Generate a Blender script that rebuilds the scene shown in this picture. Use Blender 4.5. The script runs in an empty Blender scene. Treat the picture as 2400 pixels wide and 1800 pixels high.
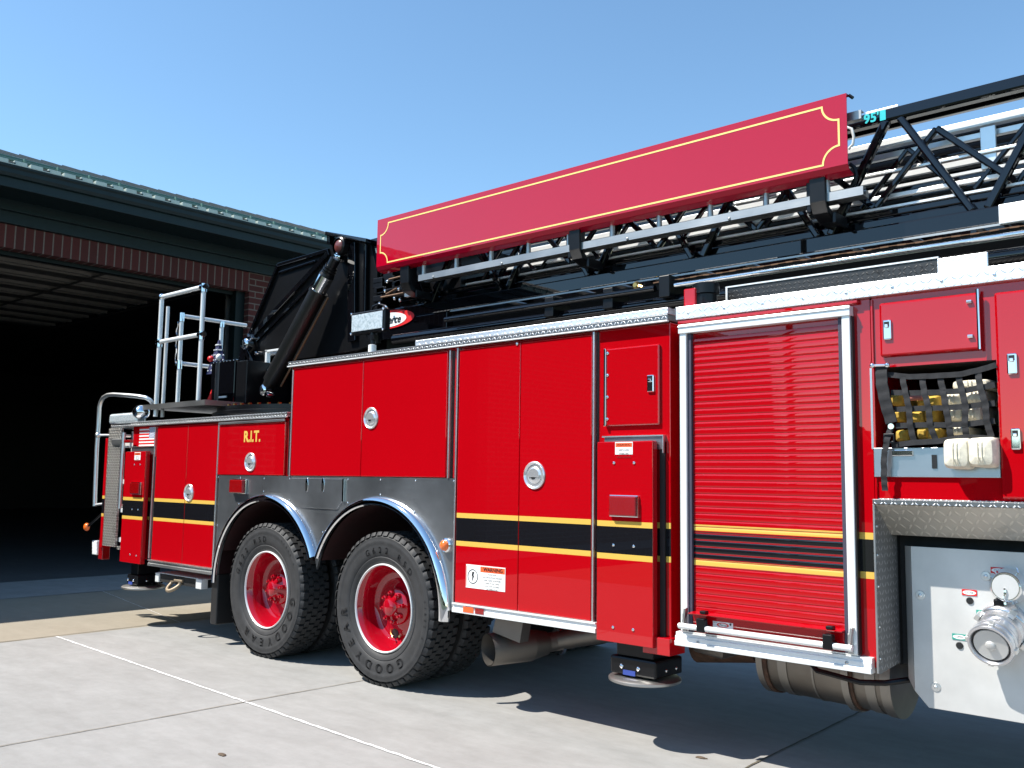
import bpy, bmesh, math, random
from mathutils import Vector, Matrix
R = math.radians
rnd = random.Random(7)
C = bpy.data.collections.new("scene"); bpy.context.scene.collection.children.link(C)
SC = bpy.context.scene

# ---------------------------------------------------------------- camera
CAM = Vector((-0.10427, -4.27941, 1.43742)); YAW, PITCH, ROLL, F = 0.733830532, 0.102794174, 0.0142349236, 2174.63166
_f = Vector((-math.sin(YAW)*math.cos(PITCH), math.cos(YAW)*math.cos(PITCH), math.sin(PITCH)))
_r0 = Vector((math.cos(YAW), math.sin(YAW), 0)); _u0 = _r0.cross(_f)
_r = math.cos(ROLL)*_r0 + math.sin(ROLL)*_u0; _u = -math.sin(ROLL)*_r0 + math.cos(ROLL)*_u0
cd = bpy.data.cameras.new("camera"); cam = bpy.data.objects.new("camera", cd); C.objects.link(cam)
cd.sensor_width = 36; cd.lens = F/2400*36; cd.clip_start = 0.05; cd.clip_end = 1000
m3 = Matrix((_r, _u, -_f)).transposed()
cam.matrix_world = Matrix.Translation(CAM) @ m3.to_4x4()
SC.camera = cam
# ---------------------------------------------------------------- world, sun, exposure
LX, LY, LZ = 0.46, 0.57, -1.0              # direction the sunlight travels
EL = math.atan2(1, math.hypot(LX, LY))
W = bpy.data.worlds.new("World"); SC.world = W; W.use_nodes = True
sky = W.node_tree.nodes.new('ShaderNodeTexSky'); sky.sky_type = 'NISHITA'; sky.sun_disc = False
sky.sun_elevation = EL; sky.sun_rotation = math.atan2(-LX, -LY) % (2*math.pi)
sky.air_density = 1.0; sky.dust_density = 0.15; sky.ozone_density = 2.4; sky.altitude = 200
bg = W.node_tree.nodes['Background']; tn = W.node_tree.nodes.new('ShaderNodeMix'); tn.data_type = 'RGBA'; tn.blend_type = 'MULTIPLY'; tn.inputs[0].default_value = 1; tn.inputs[7].default_value = (.88, 1.03, 1.02, 1)
W.node_tree.links.new(sky.outputs[0], tn.inputs[6]); W.node_tree.links.new(tn.outputs[2], bg.inputs[0]); bg.inputs[1].default_value = 0.13
sd = bpy.data.lights.new("sun", 'SUN'); sd.energy = 5.0; sd.angle = R(0.5); sd.color = (1.0, 0.955, 0.88)
sun = bpy.data.objects.new("sun", sd); C.objects.link(sun); sun.location = (-20, -25, 40)
sun.rotation_euler = Vector((LX, LY, LZ)).to_track_quat('-Z', 'Y').to_euler()
SC.view_settings.view_transform = 'Standard'; SC.view_settings.look = 'None'
SC.view_settings.exposure = 0.75; SC.view_settings.gamma = 1.0
SC.cycles.use_denoising = True; SC.cycles.max_bounces = 8

# ---------------------------------------------------------------- measuring: a point seen at (px,py) lying on a plane
def at(px, py, y=0.0, ax=1):
    v = _f + _r*((px-1200)/F) + _u*((900-py)/F)
    t = (y-CAM[ax])/v[ax]
    return CAM + t*v
def X(px, z, y=0.0):                     # x of the point seen in picture column px at height z, depth y
    k = (px-1200)/F; n = _r - _f*k
    return CAM.x - (n.y*(y-CAM.y) + n.z*(z-CAM.z))/n.x
def Z(px, py, y=0.0): return at(px, py, y).z

WHOLE = ('text', 'lettering', 'rivet', 'screw', 'stars', 'stripes', 'chain', 'slats', 'seam', 'snow', 'tyre', 'hub', 'valve', 'fitting', 'copper', 'overhead', 'turntable_bolt', 'net', 'mark', 'oval', 'wheel', 'rim_edge', 'pinstripe', 'body', 'chassis')
# ---------------------------------------------------------------- mesh builder
class MB:
    def __init__(s): s.v = []; s.f = []; s.sm = []
    def add(s, vs, fs, smooth=False):
        o = len(s.v); s.v += [Vector(v) for v in vs]; s.f += [tuple(i+o for i in f) for f in fs]; s.sm += [smooth]*len(fs); return s
    def box(s, x0, x1, y0, y1, z0, z1):
        x0, x1 = sorted((x0, x1)); y0, y1 = sorted((y0, y1)); z0, z1 = sorted((z0, z1))
        return s.add([(x0,y0,z0),(x1,y0,z0),(x1,y1,z0),(x0,y1,z0),(x0,y0,z1),(x1,y0,z1),(x1,y1,z1),(x0,y1,z1)],
            [(3,2,1,0),(4,5,6,7),(0,1,5,4),(1,2,6,5),(2,3,7,6),(3,0,4,7)])
    def quad(s, *p): return s.add(p, [tuple(range(len(p)))])
    def bar(s, a, b, w, h, up=(0,0,1)):    # rectangular bar a->b
        a, b = Vector(a), Vector(b); d = (b-a).normalized(); up = Vector(up)
        if abs(d.dot(up)) > .98: up = Vector((0,1,0))
        sx = d.cross(up).normalized(); uz = sx.cross(d)
        vs = [p + sx*i*w/2 + uz*j*h/2 for p in (a, b) for i, j in ((-1,-1),(1,-1),(1,1),(-1,1))]
        return s.add(vs, [(0,1,2,3),(7,6,5,4),(0,4,5,1),(1,5,6,2),(2,6,7,3),(3,7,4,0)])
    def tube(s, pts, r, n=16, r2=None, caps=True):
        pts = [Vector(p) for p in pts]; N = len(pts); vs = []; prev = None
        for i, p in enumerate(pts):
            d = (pts[min(i+1, N-1)] - pts[max(i-1, 0)]).normalized()
            if prev is None:
                up = Vector((0,0,1)) if abs(d.z) < .9 else Vector((0,1,0)); sx = d.cross(up).normalized()
            else: sx = (prev - d*prev.dot(d)).normalized()
            prev = sx; uz = sx.cross(d); rr = r if r2 is None else r+(r2-r)*i/(N-1)
            vs += [p + (sx*math.cos(2*math.pi*k/n) + uz*math.sin(2*math.pi*k/n))*rr for k in range(n)]
        o = len(s.v)
        s.add(vs, [(i*n+k, (i+1)*n+k, (i+1)*n+(k+1)%n, i*n+(k+1)%n) for i in range(N-1) for k in range(n)], True)
        if caps:
            s.f += [tuple(o+k for k in range(n)), tuple(o+(N-1)*n+n-1-k for k in range(n))]; s.sm += [False, False]
        return s
    def lathe(s, prof, c=(0,0,0), ax='y', n=48, smooth=True):   # prof: (radius, offset along axis); axis -y by default
        vs = []
        for r, h in prof:
            for k in range(n):
                a = 2*math.pi*k/n; ca, sa = r*math.cos(a), r*math.sin(a)
                v = {'y': (ca, h, sa), 'z': (ca, sa, h), 'x': (h, ca, sa)}[ax]
                vs.append(Vector(v)+Vector(c))
        m = len(prof)
        return s.add(vs, [(i*n+k, i*n+(k+1)%n, (i+1)*n+(k+1)%n, (i+1)*n+k) for i in range(m-1) for k in range(n)], smooth)
    def disc(s, c, r, ax='y', n=32):
        c = Vector(c); vs = []
        for k in range(n):
            a = 2*math.pi*k/n; ca, sa = r*math.cos(a), r*math.sin(a)
            vs.append(c+Vector({'y': (ca, 0, sa), 'z': (ca, sa, 0), 'x': (0, ca, sa)}[ax]))
        return s.add(vs, [tuple(range(n))])
    def prism(s, poly, y0, y1, ax='y'):     # poly in the plane across ax
        def mk(p, h): return {'y': (p[0], h, p[1]), 'z': (p[0], p[1], h), 'x': (h, p[0], p[1])}[ax]
        n = len(poly)
        return s.add([mk(p, y0) for p in poly]+[mk(p, y1) for p in poly],
            [tuple(range(n)), tuple(range(2*n-1, n-1, -1))] + [(i, i+n, (i+1) % n+n, (i+1) % n) for i in range(n)])
    def ball(s, c, r, sc=(1,1,1), n=12):
        c = Vector(c); vs = []; fs = []
        for i in range(n+1):
            t = math.pi*i/n
            for k in range(2*n):
                a = math.pi*k/n; vs.append(c+Vector((r*sc[0]*math.sin(t)*math.cos(a), r*sc[1]*math.sin(t)*math.sin(a), r*sc[2]*math.cos(t))))
        for i in range(n):
            for k in range(2*n): fs.append((i*2*n+k, (i+1)*2*n+k, (i+1)*2*n+(k+1)%(2*n), i*2*n+(k+1)%(2*n)))
        return s.add(vs, fs, True)
    def split(s):
        p = list(range(len(s.v)))
        def fd(a):
            while p[a] != a: p[a] = p[p[a]]; a = p[a]
            return a
        for f in s.f:
            for q in f[1:]: p[fd(q)] = fd(f[0])
        g = {}
        for i, f in enumerate(s.f): g.setdefault(fd(f[0]), []).append(i)
        C_ = []
        for fs in g.values():
            vi = sorted({v for i in fs for v in s.f[i]}); P = [s.v[v] for v in vi]
            C_.append([[fs], [min(q[k] for q in P)-.002 for k in range(3)], [max(q[k] for q in P)+.002 for k in range(3)]])
        ch = True
        while ch:
            ch = False; out = []
            for c in C_:
                for o in out:
                    if all(c[1][k] <= o[2][k] and o[1][k] <= c[2][k] for k in range(3)):
                        o[0] += c[0]; o[1] = [min(a, b) for a, b in zip(o[1], c[1])]; o[2] = [max(a, b) for a, b in zip(o[2], c[2])]; ch = True; break
                else: out.append(c)
            C_ = out
        res = []
        for c in C_:
            m = MB(); mp = {}
            for fs in c[0]:
                for i in fs:
                    for v in s.f[i]:
                        if v not in mp: mp[v] = len(m.v); m.v.append(s.v[v])
                    m.f.append(tuple(mp[v] for v in s.f[i])); m.sm.append(s.sm[i])
            res.append(m)
        return res
    def build(s, name, mat, parent=None, bevel=0.0, loc=None, seg=2, **tags):
        if parent is not None and not any(w in name for w in WHOLE):
            ms = s.split()
            if 1 < len(ms) <= 120: return [m.build1(name, mat, parent, bevel, loc, seg, **tags) for m in ms][0]
        return s.build1(name, mat, parent, bevel, loc, seg, **tags)
    def build1(s, name, mat, parent=None, bevel=0.0, loc=None, seg=2, **tags):
        me = bpy.data.meshes.new(name)
        org = Vector(loc) if loc is not None else (world_of(parent) if parent else Vector((0,0,0)))
        me.from_pydata([v-org for v in s.v], [], s.f)
        for p, q in zip(me.polygons, s.sm): p.use_smooth = q
        me.set_sharp_from_angle(angle=R(42)) if any(s.sm) else None
        bm = bmesh.new(); bm.from_mesh(me); bmesh.ops.remove_doubles(bm, verts=bm.verts, dist=1e-6)
        bmesh.ops.recalc_face_normals(bm, faces=bm.faces); bm.to_mesh(me); bm.free()
        me.materials.append(mat); o = bpy.data.objects.new(name, me); C.objects.link(o)
        if parent: o.parent = parent; o.location = org - world_of(parent)
        else: o.location = org
        if bevel:
            b = o.modifiers.new("bevel", 'BEVEL'); b.width = bevel; b.segments = seg; b.limit_method = 'ANGLE'; b.angle_limit = R(40)
            b.harden_normals = False
        for k, v in tags.items(): o[k] = v
        return o
def world_of(o):
    w = Vector((0,0,0))
    while o: w += o.location; o = o.parent
    return w
def thing(name, label, cat, loc=(0,0,0), group=None):
    o = bpy.data.objects.new(name, None); C.objects.link(o); o.location = loc; o.empty_display_size = .1
    o['label'] = label; o['category'] = cat
    if group: o['group'] = group
    return o
def tag(o, label, cat, group=None):
    o['label'] = label; o['category'] = cat
    if group: o['group'] = group
    return o
def text_geo(s, size, shear=0.0, sx=1.0):
    cu = bpy.data.curves.new("t", 'FONT'); cu.body = s; cu.size = size; cu.shear = shear; cu.align_x = 'CENTER'; cu.align_y = 'CENTER'
    cu.resolution_u = 3
    ob = bpy.data.objects.new("t", cu); SC.collection.objects.link(ob)
    me = bpy.data.meshes.new_from_object(ob.evaluated_get(bpy.context.evaluated_depsgraph_get()))
    vs = [Vector((v.co.x*sx, v.co.y, 0)) for v in me.vertices]; fs = [tuple(p.vertices) for p in me.polygons]
    bpy.data.objects.remove(ob); bpy.data.curves.remove(cu); bpy.data.meshes.remove(me)
    return vs, fs
def text_on(mb, s, size, c, y, shear=0.0, sx=1.0, bold=0.0):   # on a face looking to -y
    vs, fs = text_geo(s, size, shear, sx)
    if not vs: return
    k = 0
    for dx in ((0,) if not bold else (-bold, 0, bold)):
        for dz in ((0,) if not bold else (-bold, bold)):
            mb.add([(c[0]+v.x+dx, y-.00012*k, c[1]+v.y+dz) for v in vs], fs); k += 1

# ---------------------------------------------------------------- materials
class NT:
    def __init__(s, name):
        s.m = bpy.data.materials.new(name); s.m.use_nodes = True; s.t = s.m.node_tree; s.n = s.t.nodes; s.l = s.t.links
        s.b = s.n['Principled BSDF']; s.co = s.n.new('ShaderNodeTexCoord').outputs['Object']
        sp = s.n.new('ShaderNodeSeparateXYZ'); s.l.new(s.co, sp.inputs[0]); s.x, s.y, s.z = sp.outputs
    def m_(s, op, a, b=None, c=None):
        n = s.n.new('ShaderNodeMath'); n.operation = op
        for i, v in enumerate((a, b, c)):
            if v is None: continue
            if isinstance(v, (int, float)): n.inputs[i].default_value = v
            else: s.l.new(v, n.inputs[i])
        return n.outputs[0]
    def noise(s, scale, detail=4, rough=.55, vec=None, mapping=None):
        n = s.n.new('ShaderNodeTexNoise'); n.inputs['Scale'].default_value = scale; n.inputs['Detail'].default_value = detail; n.inputs['Roughness'].default_value = rough
        v = vec or s.co
        if mapping:
            mp = s.n.new('ShaderNodeMapping'); s.l.new(v, mp.inputs[0]); mp.inputs['Scale'].default_value = mapping; v = mp.outputs[0]
        s.l.new(v, n.inputs['Vector']); return n.outputs['Fac']
    def ramp(s, f, stops):
        n = s.n.new('ShaderNodeValToRGB'); s.l.new(f, n.inputs[0]); e = n.color_ramp.elements
        while len(e) < len(stops): e.new(.5)
        for q, (p, c) in zip(e, stops): q.position = p; q.color = (*c, 1) if len(c) == 3 else c
        return n.outputs[0]
    def mix(s, f, a, b):
        n = s.n.new('ShaderNodeMix'); n.data_type = 'RGBA'
        for i, v in ((0, f), (6, a), (7, b)):
            if isinstance(v, (tuple, list)): n.inputs[i].default_value = (*v, 1)
            elif isinstance(v, (int, float)): n.inputs[i].default_value = v
            else: s.l.new(v, n.inputs[i])
        return n.outputs[2]
    def set(s, **k):
        for a, v in k.items():
            i = s.b.inputs[a.replace('_', ' ')]
            if isinstance(v, (int, float)): i.default_value = v
            elif isinstance(v, tuple): i.default_value = (*v, 1)
            else: s.l.new(v, i)
        return s
    def bump(s, h, strength=.3, dist=.01):
        n = s.n.new('ShaderNodeBump'); n.inputs['Strength'].default_value = strength; n.inputs['Distance'].default_value = dist
        s.l.new(h, n.inputs['Height']); s.l.new(n.outputs[0], s.b.inputs['Normal']); return s
    def between(s, v, a, b): return s.m_('MULTIPLY', s.m_('GREATER_THAN', v, a), s.m_('LESS_THAN', v, b))
def simple(name, col, rough=.5, metal=0.0, coat=0.0, var=0.06, vs=6.0, bump=0.0, bs=60, spec=None):
    k = NT(name); f = k.noise(vs, 5)
    c = k.ramp(f, [(.3, tuple(v*(1-var) for v in col)), (.7, tuple(min(1, v*(1+var)) for v in col))])
    k.set(Base_Color=c, Metallic=metal)
    r = k.m_('ADD', k.m_('MULTIPLY', k.noise(vs*3, 3), .12*min(1, rough*4)), rough-.06*min(1, rough*4)); k.set(Roughness=r)
    if coat: k.set(Coat_Weight=coat, Coat_Roughness=.015, Coat_IOR=1.6)
    if bump: k.bump(k.noise(bs, 3), bump, .002)
    if spec is not None: k.set(Specular_IOR_Level=spec)
    return k.m
RED = (.42, .0012, .0050); YEL = (.68, .43, .085); BLK = (.008, .008, .010)
YT, YB = 1.219, 1.010
def paint(name, stripe=None, col=RED, coat=1.0, cior=1.64):
    k = NT(name)
    c = k.ramp(k.noise(1.3, 3), [(.3, tuple(v*.96 for v in col)), (.7, col)])
    if stripe:
        g = k.n.new('ShaderNodeNewGeometry'); sp = k.n.new('ShaderNodeSeparateXYZ'); k.l.new(g.outputs['True Normal'], sp.inputs[0])
        face = k.m_('LESS_THAN', sp.outputs[1], -.9)
        blk = k.between(k.z, YB+.030, YT-.030)
        if stripe == 'roller':
            fr = k.m_('FRACT', k.m_('DIVIDE', k.m_('SUBTRACT', k.z, RZ0), SLAT))
            blk = k.m_('MULTIPLY', k.between(k.z, YB+.036, YT-.036), k.between(fr, .16, .95))
        yel = k.m_('ADD', k.between(k.z, YB, YB+.031), k.between(k.z, YT-.031, YT))
        c = k.mix(k.m_('MULTIPLY', blk, face), c, BLK)
        c = k.mix(k.m_('MULTIPLY', yel, face), c, YEL)
    k.set(Base_Color=c, Roughness=.38, Coat_Weight=coat, Coat_Roughness=.012, Coat_IOR=cior, Specular_IOR_Level=0.0)
    k.bump(k.m_('ADD', k.noise(2.0, 2), k.m_('MULTIPLY', k.noise(9, 2), .06)), .05, .02)
    return k.m
def tread_plate(name, a='x', b='z', base=(.72, .73, .74), freq=38, rough=.22, dirt=.25, strength=1.0, con=0.0, metal=1.0):
    k = NT(name); u = getattr(k, a); v = getattr(k, b)
    p = k.m_('MULTIPLY', u, freq); q = k.m_('MULTIPLY', v, freq)
    par = k.m_('MODULO', k.m_('ABSOLUTE', k.m_('ADD', k.m_('FLOOR', p), k.m_('FLOOR', q))), 2)
    fp = k.m_('SUBTRACT', k.m_('FRACT', p), .5); fq = k.m_('SUBTRACT', k.m_('FRACT', q), .5)
    s1 = k.m_('ADD', fp, fq); s2 = k.m_('SUBTRACT', fp, fq)
    n = k.n.new('ShaderNodeMix'); k.l.new(par, n.inputs[0]); k.l.new(s1, n.inputs[2]); k.l.new(s2, n.inputs[3])
    n2 = k.n.new('ShaderNodeMix'); k.l.new(par, n2.inputs[0]); k.l.new(s2, n2.inputs[2]); k.l.new(s1, n2.inputs[3])
    e = k.m_('ADD', k.m_('POWER', k.m_('DIVIDE', n.outputs[0], .62), 2), k.m_('POWER', k.m_('DIVIDE', n2.outputs[0], .2), 2))
    h = k.m_('MAXIMUM', k.m_('SUBTRACT', 1, e), 0)
    d = k.noise(7, 5)
    col = k.mix(k.m_('MULTIPLY', k.m_('GREATER_THAN', d, .62), dirt), tuple(v for v in base), tuple(v*.55 for v in base))
    if con: col = k.mix(k.m_('MULTIPLY', k.m_('LESS_THAN', h, .05), con), col, tuple(v*.12 for v in base))
    k.set(Base_Color=col, Metallic=metal, Roughness=k.m_('ADD', k.m_('MULTIPLY', d, .18), rough-.06)); k.bump(k.m_('SQRT', h), strength, .0022)
    return k.m
def brushed(name, col, rough=.3, ani='x', var=.15, metal=1.0):
    k = NT(name); mp = (1.0, 40, 110) if ani == 'x' else (110, 40, 1.0)
    f = k.noise(3, 4, .6, mapping=mp); g = k.noise(2.2, 4)
    c = k.ramp(g, [(.3, tuple(v*(1-var) for v in col)), (.75, col)])
    k.set(Base_Color=c, Metallic=metal, Roughness=k.m_('ADD', k.m_('MULTIPLY', f, .16), k.m_('ADD', k.m_('MULTIPLY', g, .14), rough-.15)))
    k.bump(f, .012, .001); return k.m
RZ0, SLAT = 0.66, 0.0342
M = {}
M['red'] = paint('red_paint'); M['redstripe'] = paint('red_paint_striped', True); M['redroll'] = paint('red_paint_roller', 'roller')
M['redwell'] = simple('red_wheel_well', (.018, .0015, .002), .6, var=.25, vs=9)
M['black'] = paint('black_gloss_paint', col=(.003, .0032, .0045), cior=1.58)
M['blacksat'] = simple('black_satin', (.004, .004, .005), .32, spec=.35)
M['structblack'] = simple('structure_black', (.003, .003, .0035), .42, spec=.15); M['signskytint'] = paint('sign_red_sky_tint', col=(.42, .0012, .018))  # sign red has the sky's pinkish reflection mixed into its base colour
M['chassis'] = simple('chassis_black', (.010, .010, .010), .7, var=.4, vs=12)
M['chrome'] = simple('chrome', (.86, .86, .87), .05, 1.0, var=.02)
M['alu'] = brushed('brushed_aluminium', (.82, .83, .82), .38)
M['aludull'] = brushed('dull_aluminium', (.55, .54, .52), .42, var=.3)
M['whitealu'] = simple('bright_extrusion', (.80, .81, .80), .35, .25, var=.04)
M['steel'] = brushed('polished_steel_panel', (.50, .52, .54), .34, var=.4, metal=.92)
M['pump'] = simple('satin_pump_panel', (.62, .61, .585), .45, .35, var=.12, vs=3.5, bump=.1, bs=9)
M['tread'] = tread_plate('diamond_plate_face', freq=44, base=(.85, .86, .87), rough=.3, con=.85, metal=.75); M['treadtop'] = tread_plate('diamond_plate_top', 'x', 'y'); M['treadside'] = tread_plate('diamond_plate_side', 'y', 'z', (.33, .32, .31), dirt=.4, rough=.5, metal=.35, con=.5, freq=30)
M['navy'] = simple('navy_cloth', (.008, .014, .07), .8); M['treaddk'] = tread_plate('diamond_plate_dark', 'x', 'z', (.07, .07, .07), rough=.42, dirt=.6)
M['treadbr'] = tread_plate('diamond_plate_bright', 'x', 'z', (.93, .95, .97), freq=30, rough=.42, dirt=.05, strength=.7)
M['treaddirty'] = tread_plate('diamond_plate_dusty', 'x', 'z', (.60, .57, .52), rough=.35, dirt=.5, con=.6, metal=.7)
M['yellow'] = simple('yellow_film', YEL, .45); M['white'] = simple('white_film', (.80, .80, .78), .45); M['blackfilm'] = simple('black_film', (.012, .012, .012), .45)
M['redfilm'] = simple('red_film', (.62, .012, .012), .45); M['bluefilm'] = simple('blue_film', (.03, .06, .28), .5)
M['greenfilm'] = simple('green_film', (.02, .28, .22), .5); M['teal'] = simple('teal_film', (.0, .50, .52), .5); M['orange'] = simple('orange_film', (.85, .12, .03), .4)
M['rubber'] = simple('tyre_rubber', (.026, .026, .027), .66, var=.25, vs=14, bump=.25, bs=120)
M['rubberdk'] = simple('tyre_lettering', (.010, .010, .011), .55)
M['rimred'] = paint('red_rim_paint', col=(.34, .0025, .011), cior=1.7)
M['whitepaint'] = simple('white_enamel', (.78, .79, .78), .3, var=.03)
M['rust'] = simple('rusty_clamp', (.085, .045, .028), .75, .3, var=.4, vs=25)
M['tank'] = brushed('dull_tank_metal', (.27, .245, .215), .5, var=.5)
M['tankrib'] = brushed('worn_tank_band', (.36, .34, .31), .5, var=.4); M['exhaust'] = brushed('exhaust_metal', (.27, .25, .225), .55, var=.3)
M['rope'] = simple('tow_eye_metal', (.30, .24, .17), .6, .7, var=.3)
M['web'] = simple('black_webbing', (.016, .016, .018), .85, var=.3, vs=40, bump=.4, bs=300)
M['satin'] = simple('satin_chrome', (.80, .80, .80), .22, .72, var=.05); M['hosew'] = simple('cream_hose_jacket', (.74, .68, .54), .9, var=.22, vs=30, bump=.8, bs=260)
M['hosey'] = simple('yellow_hose_jacket', (.50, .32, .05), .9, var=.4, vs=18, bump=.5, bs=200)
M['brass'] = simple('brass', (.65, .42, .14), .3, 1.0)
M['conduit'] = simple('copper_cable', (.13, .065, .03), .55, .3)
M['green'] = simple('green_metal_trim', (.0045, .016, .019), .5, .0, var=.1, spec=.3)
M['greenlit'] = simple('pale_green_roof_metal', (.10, .19, .16), .42, .2, var=.08)
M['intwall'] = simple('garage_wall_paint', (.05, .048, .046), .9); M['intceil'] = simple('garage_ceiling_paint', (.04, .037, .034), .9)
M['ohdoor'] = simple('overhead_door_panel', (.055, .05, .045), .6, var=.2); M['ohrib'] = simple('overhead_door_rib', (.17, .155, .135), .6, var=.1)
M['jamb'] = simple('black_green_frame', (.003, .009, .010), .5, spec=.2); M['jointlt'] = simple('weathered_joint', (.21, .185, .15), .95, var=.3, vs=20)
M['roofdk'] = simple('green_roof_metal', (.010, .030, .028), .5, spec=.3)
M['gutlight'] = simple('gutter_edge', (.40, .46, .42), .4)
def lens_mat(name, col):
    k = NT(name); w = k.n.new('ShaderNodeTexWave'); w.inputs['Scale'].default_value = 60; w.bands_direction = 'Z'; k.l.new(k.co, w.inputs[0])
    k.set(Base_Color=col, Roughness=.12, Coat_Weight=1.0, Coat_Roughness=.02, Subsurface_Weight=.0); k.bump(w.outputs[1], .25, .002); return k.m
M['lensred'] = lens_mat('red_lens', (.26, .002, .003)); M['lensamber'] = lens_mat('amber_lens', (.85, .16, .012))
def led_mat():
    k = NT('ribbed_lamp_glass'); w = k.n.new('ShaderNodeTexWave'); w.inputs['Scale'].default_value = 34; w.bands_direction = 'X'; k.l.new(k.co, w.inputs[0])
    k.set(Base_Color=k.ramp(k.noise(60, 2), [(.3, (.5, .58, .6)), (.6, (.85, .9, .92))]), Roughness=.2, Metallic=.4, Coat_Weight=1.0); k.bump(w.outputs[1], .5, .004); return k.m
M['led'] = led_mat()
def concrete(name, c0, c1, seed=0.0):
    k = NT(name)
    g = k.n.new('ShaderNodeNewGeometry').outputs['Position']
    big = k.noise(.45, 5, .65, vec=g); mid = k.noise(2.6, 7, .68, vec=g, mapping=(1, 2.4, 1)); fine = k.noise(140, 3, .6, vec=g); fl = k.noise(11, 6, .7, vec=g)
    t = k.m_('ADD', k.m_('ADD', k.m_('MULTIPLY', big, .35), k.m_('MULTIPLY', mid, .45)), k.m_('MULTIPLY', fl, .2))
    c = k.ramp(t, [(.33, c0), (.62, c1)])
    c = k.mix(k.m_('MULTIPLY', k.m_('GREATER_THAN', fine, .63), .12), c, tuple(v*.6 for v in c0))
    st = k.noise(1.1, 6, .75, vec=g, mapping=(1, .35, 1)); c = k.mix(k.m_('MULTIPLY', k.m_('MAXIMUM', k.m_('SUBTRACT', st, .58), 0), 1.7), c, tuple(v*.55 for v in c0))
    k.set(Base_Color=c, Roughness=.85); k.bump(k.m_('ADD', fine, fl), .12, .003); return k.m
M['conc'] = concrete('driveway_concrete', (.215, .209, .196), (.312, .306, .292)); M['concwarm'] = concrete('apron_concrete', (.235, .203, .152), (.295, .257, .198))
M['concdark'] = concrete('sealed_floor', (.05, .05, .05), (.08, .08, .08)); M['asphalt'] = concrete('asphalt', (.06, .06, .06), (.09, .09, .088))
M['sealant'] = simple('white_joint_sealant', (.72, .70, .68), .7, var=.12, vs=30); M['jointdk'] = simple('dark_joint', (.10, .085, .06), .95, var=.4, vs=20)
M['grass'] = simple('verge_grass', (.022, .035, .012), .95, var=.3, vs=2)
M['leaf'] = simple('leaves', (.014, .022, .010), .9, var=.5, vs=1.5); M['bark'] = simple('weathered_pole_wood', (.10, .07, .045), .9)
def brick(name, bw, bh, soldier=False):
    k = NT(name); cb = k.n.new('ShaderNodeCombineXYZ')
    g = k.n.new('ShaderNodeNewGeometry').outputs['Position']; sp = k.n.new('ShaderNodeSeparateXYZ'); k.l.new(g, sp.inputs[0])
    if soldier: k.l.new(sp.outputs[2], cb.inputs[0]); k.l.new(sp.outputs[1], cb.inputs[1])
    else: k.l.new(sp.outputs[1], cb.inputs[0]); k.l.new(sp.outputs[2], cb.inputs[1])
    b = k.n.new('ShaderNodeTexBrick'); k.l.new(cb.outputs[0], b.inputs['Vector']); b.inputs['Scale'].default_value = 1
    b.inputs['Color1'].default_value = (.085, .014, .012, 1); b.inputs['Color2'].default_value = (.06, .012, .010, 1); b.inputs['Mortar'].default_value = (.17, .14, .12, 1)
    b.inputs['Brick Width'].default_value = bw; b.inputs['Row Height'].default_value = bh; b.inputs['Mortar Size'].default_value = .010
    if soldier: b.offset = 0
    c = k.mix(k.m_('MULTIPLY', k.noise(30, 4, vec=g), .5), b.outputs[0], (.05, .014, .012))
    k.set(Base_Color=c, Roughness=.9); k.bump(k.m_('SUBTRACT', 1, b.outputs[1]), .5, .006); return k.m
M['brick'] = brick('red_brick', .30, .10); M['soldier'] = brick('red_brick_soldier_course', 2.0, .122, True)
YL = -22
# ================================================================ ground (the setting)
def ground(name, x0, x1, y0, y1, z, mat):
    o = MB().quad((x0,y0,z),(x1,y0,z),(x1,y1,z),(x0,y1,z)).build(name, mat); o['kind'] = 'structure'; return o
ground('ground', -400, 400, -400, 400, -.03, M['grass'])
ground('road', -400, 400, -6.8, 60, -.015, M['asphalt'])
ground('driveway', -8.70, 14, -3.25, 14, 0, M['conc'])
ground('apron', -11.6, -8.70, -3.25, 14, 0, M['concwarm'])
ground('threshold', -13.35, -11.6, YL, 14, .0, M['conc'])
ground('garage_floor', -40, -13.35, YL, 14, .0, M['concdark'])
def joint(name, a, b, w, mat, z=.004, seg=60, wob=.004):
    a, b = Vector(a), Vector(b); d = (b-a).normalized(); n = Vector((-d.y, d.x, 0)); vs = []
    for i in range(seg+1):
        p = a+(b-a)*i/seg; ww = w*(1+rnd.uniform(-.25, .25)); o = rnd.uniform(-wob, wob)
        vs += [(p+n*(ww/2+o)).to_tuple()[:2]+(z,), (p-n*(ww/2-o)).to_tuple()[:2]+(z,)]
    o = MB().add(vs, [(2*i, 2*i+1, 2*i+3, 2*i+2) for i in range(seg)]).build(name, mat); o['kind'] = 'structure'
joint('driveway_joint', (-8.69, -.72, 0), (-2.0, -1.02, 0), .020, M['sealant'], seg=160)
joint('driveway_joint', (-5.50, -3.25, 0), (-5.26, 6, 0), .011, M['jointlt'], seg=120, wob=.003)
joint('driveway_joint', (-2.38, -3.25, 0), (-2.62, 6, 0), .012, M['jointdk'], seg=120, wob=.003)
joint('driveway_joint', (-8.66, -3.25, 0), (-8.9, 6, 0), .014, M['jointdk'], z=.005, seg=120, wob=.003)
joint('driveway_joint', (-11.6, -3.25, 0), (-11.6, 6, 0), .02, M['jointdk'], z=.005)
joint('driveway_joint', (-11.6, 1.0, 0), (-8.7, .45, 0), .006, M['sealant'], z=.005)
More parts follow.
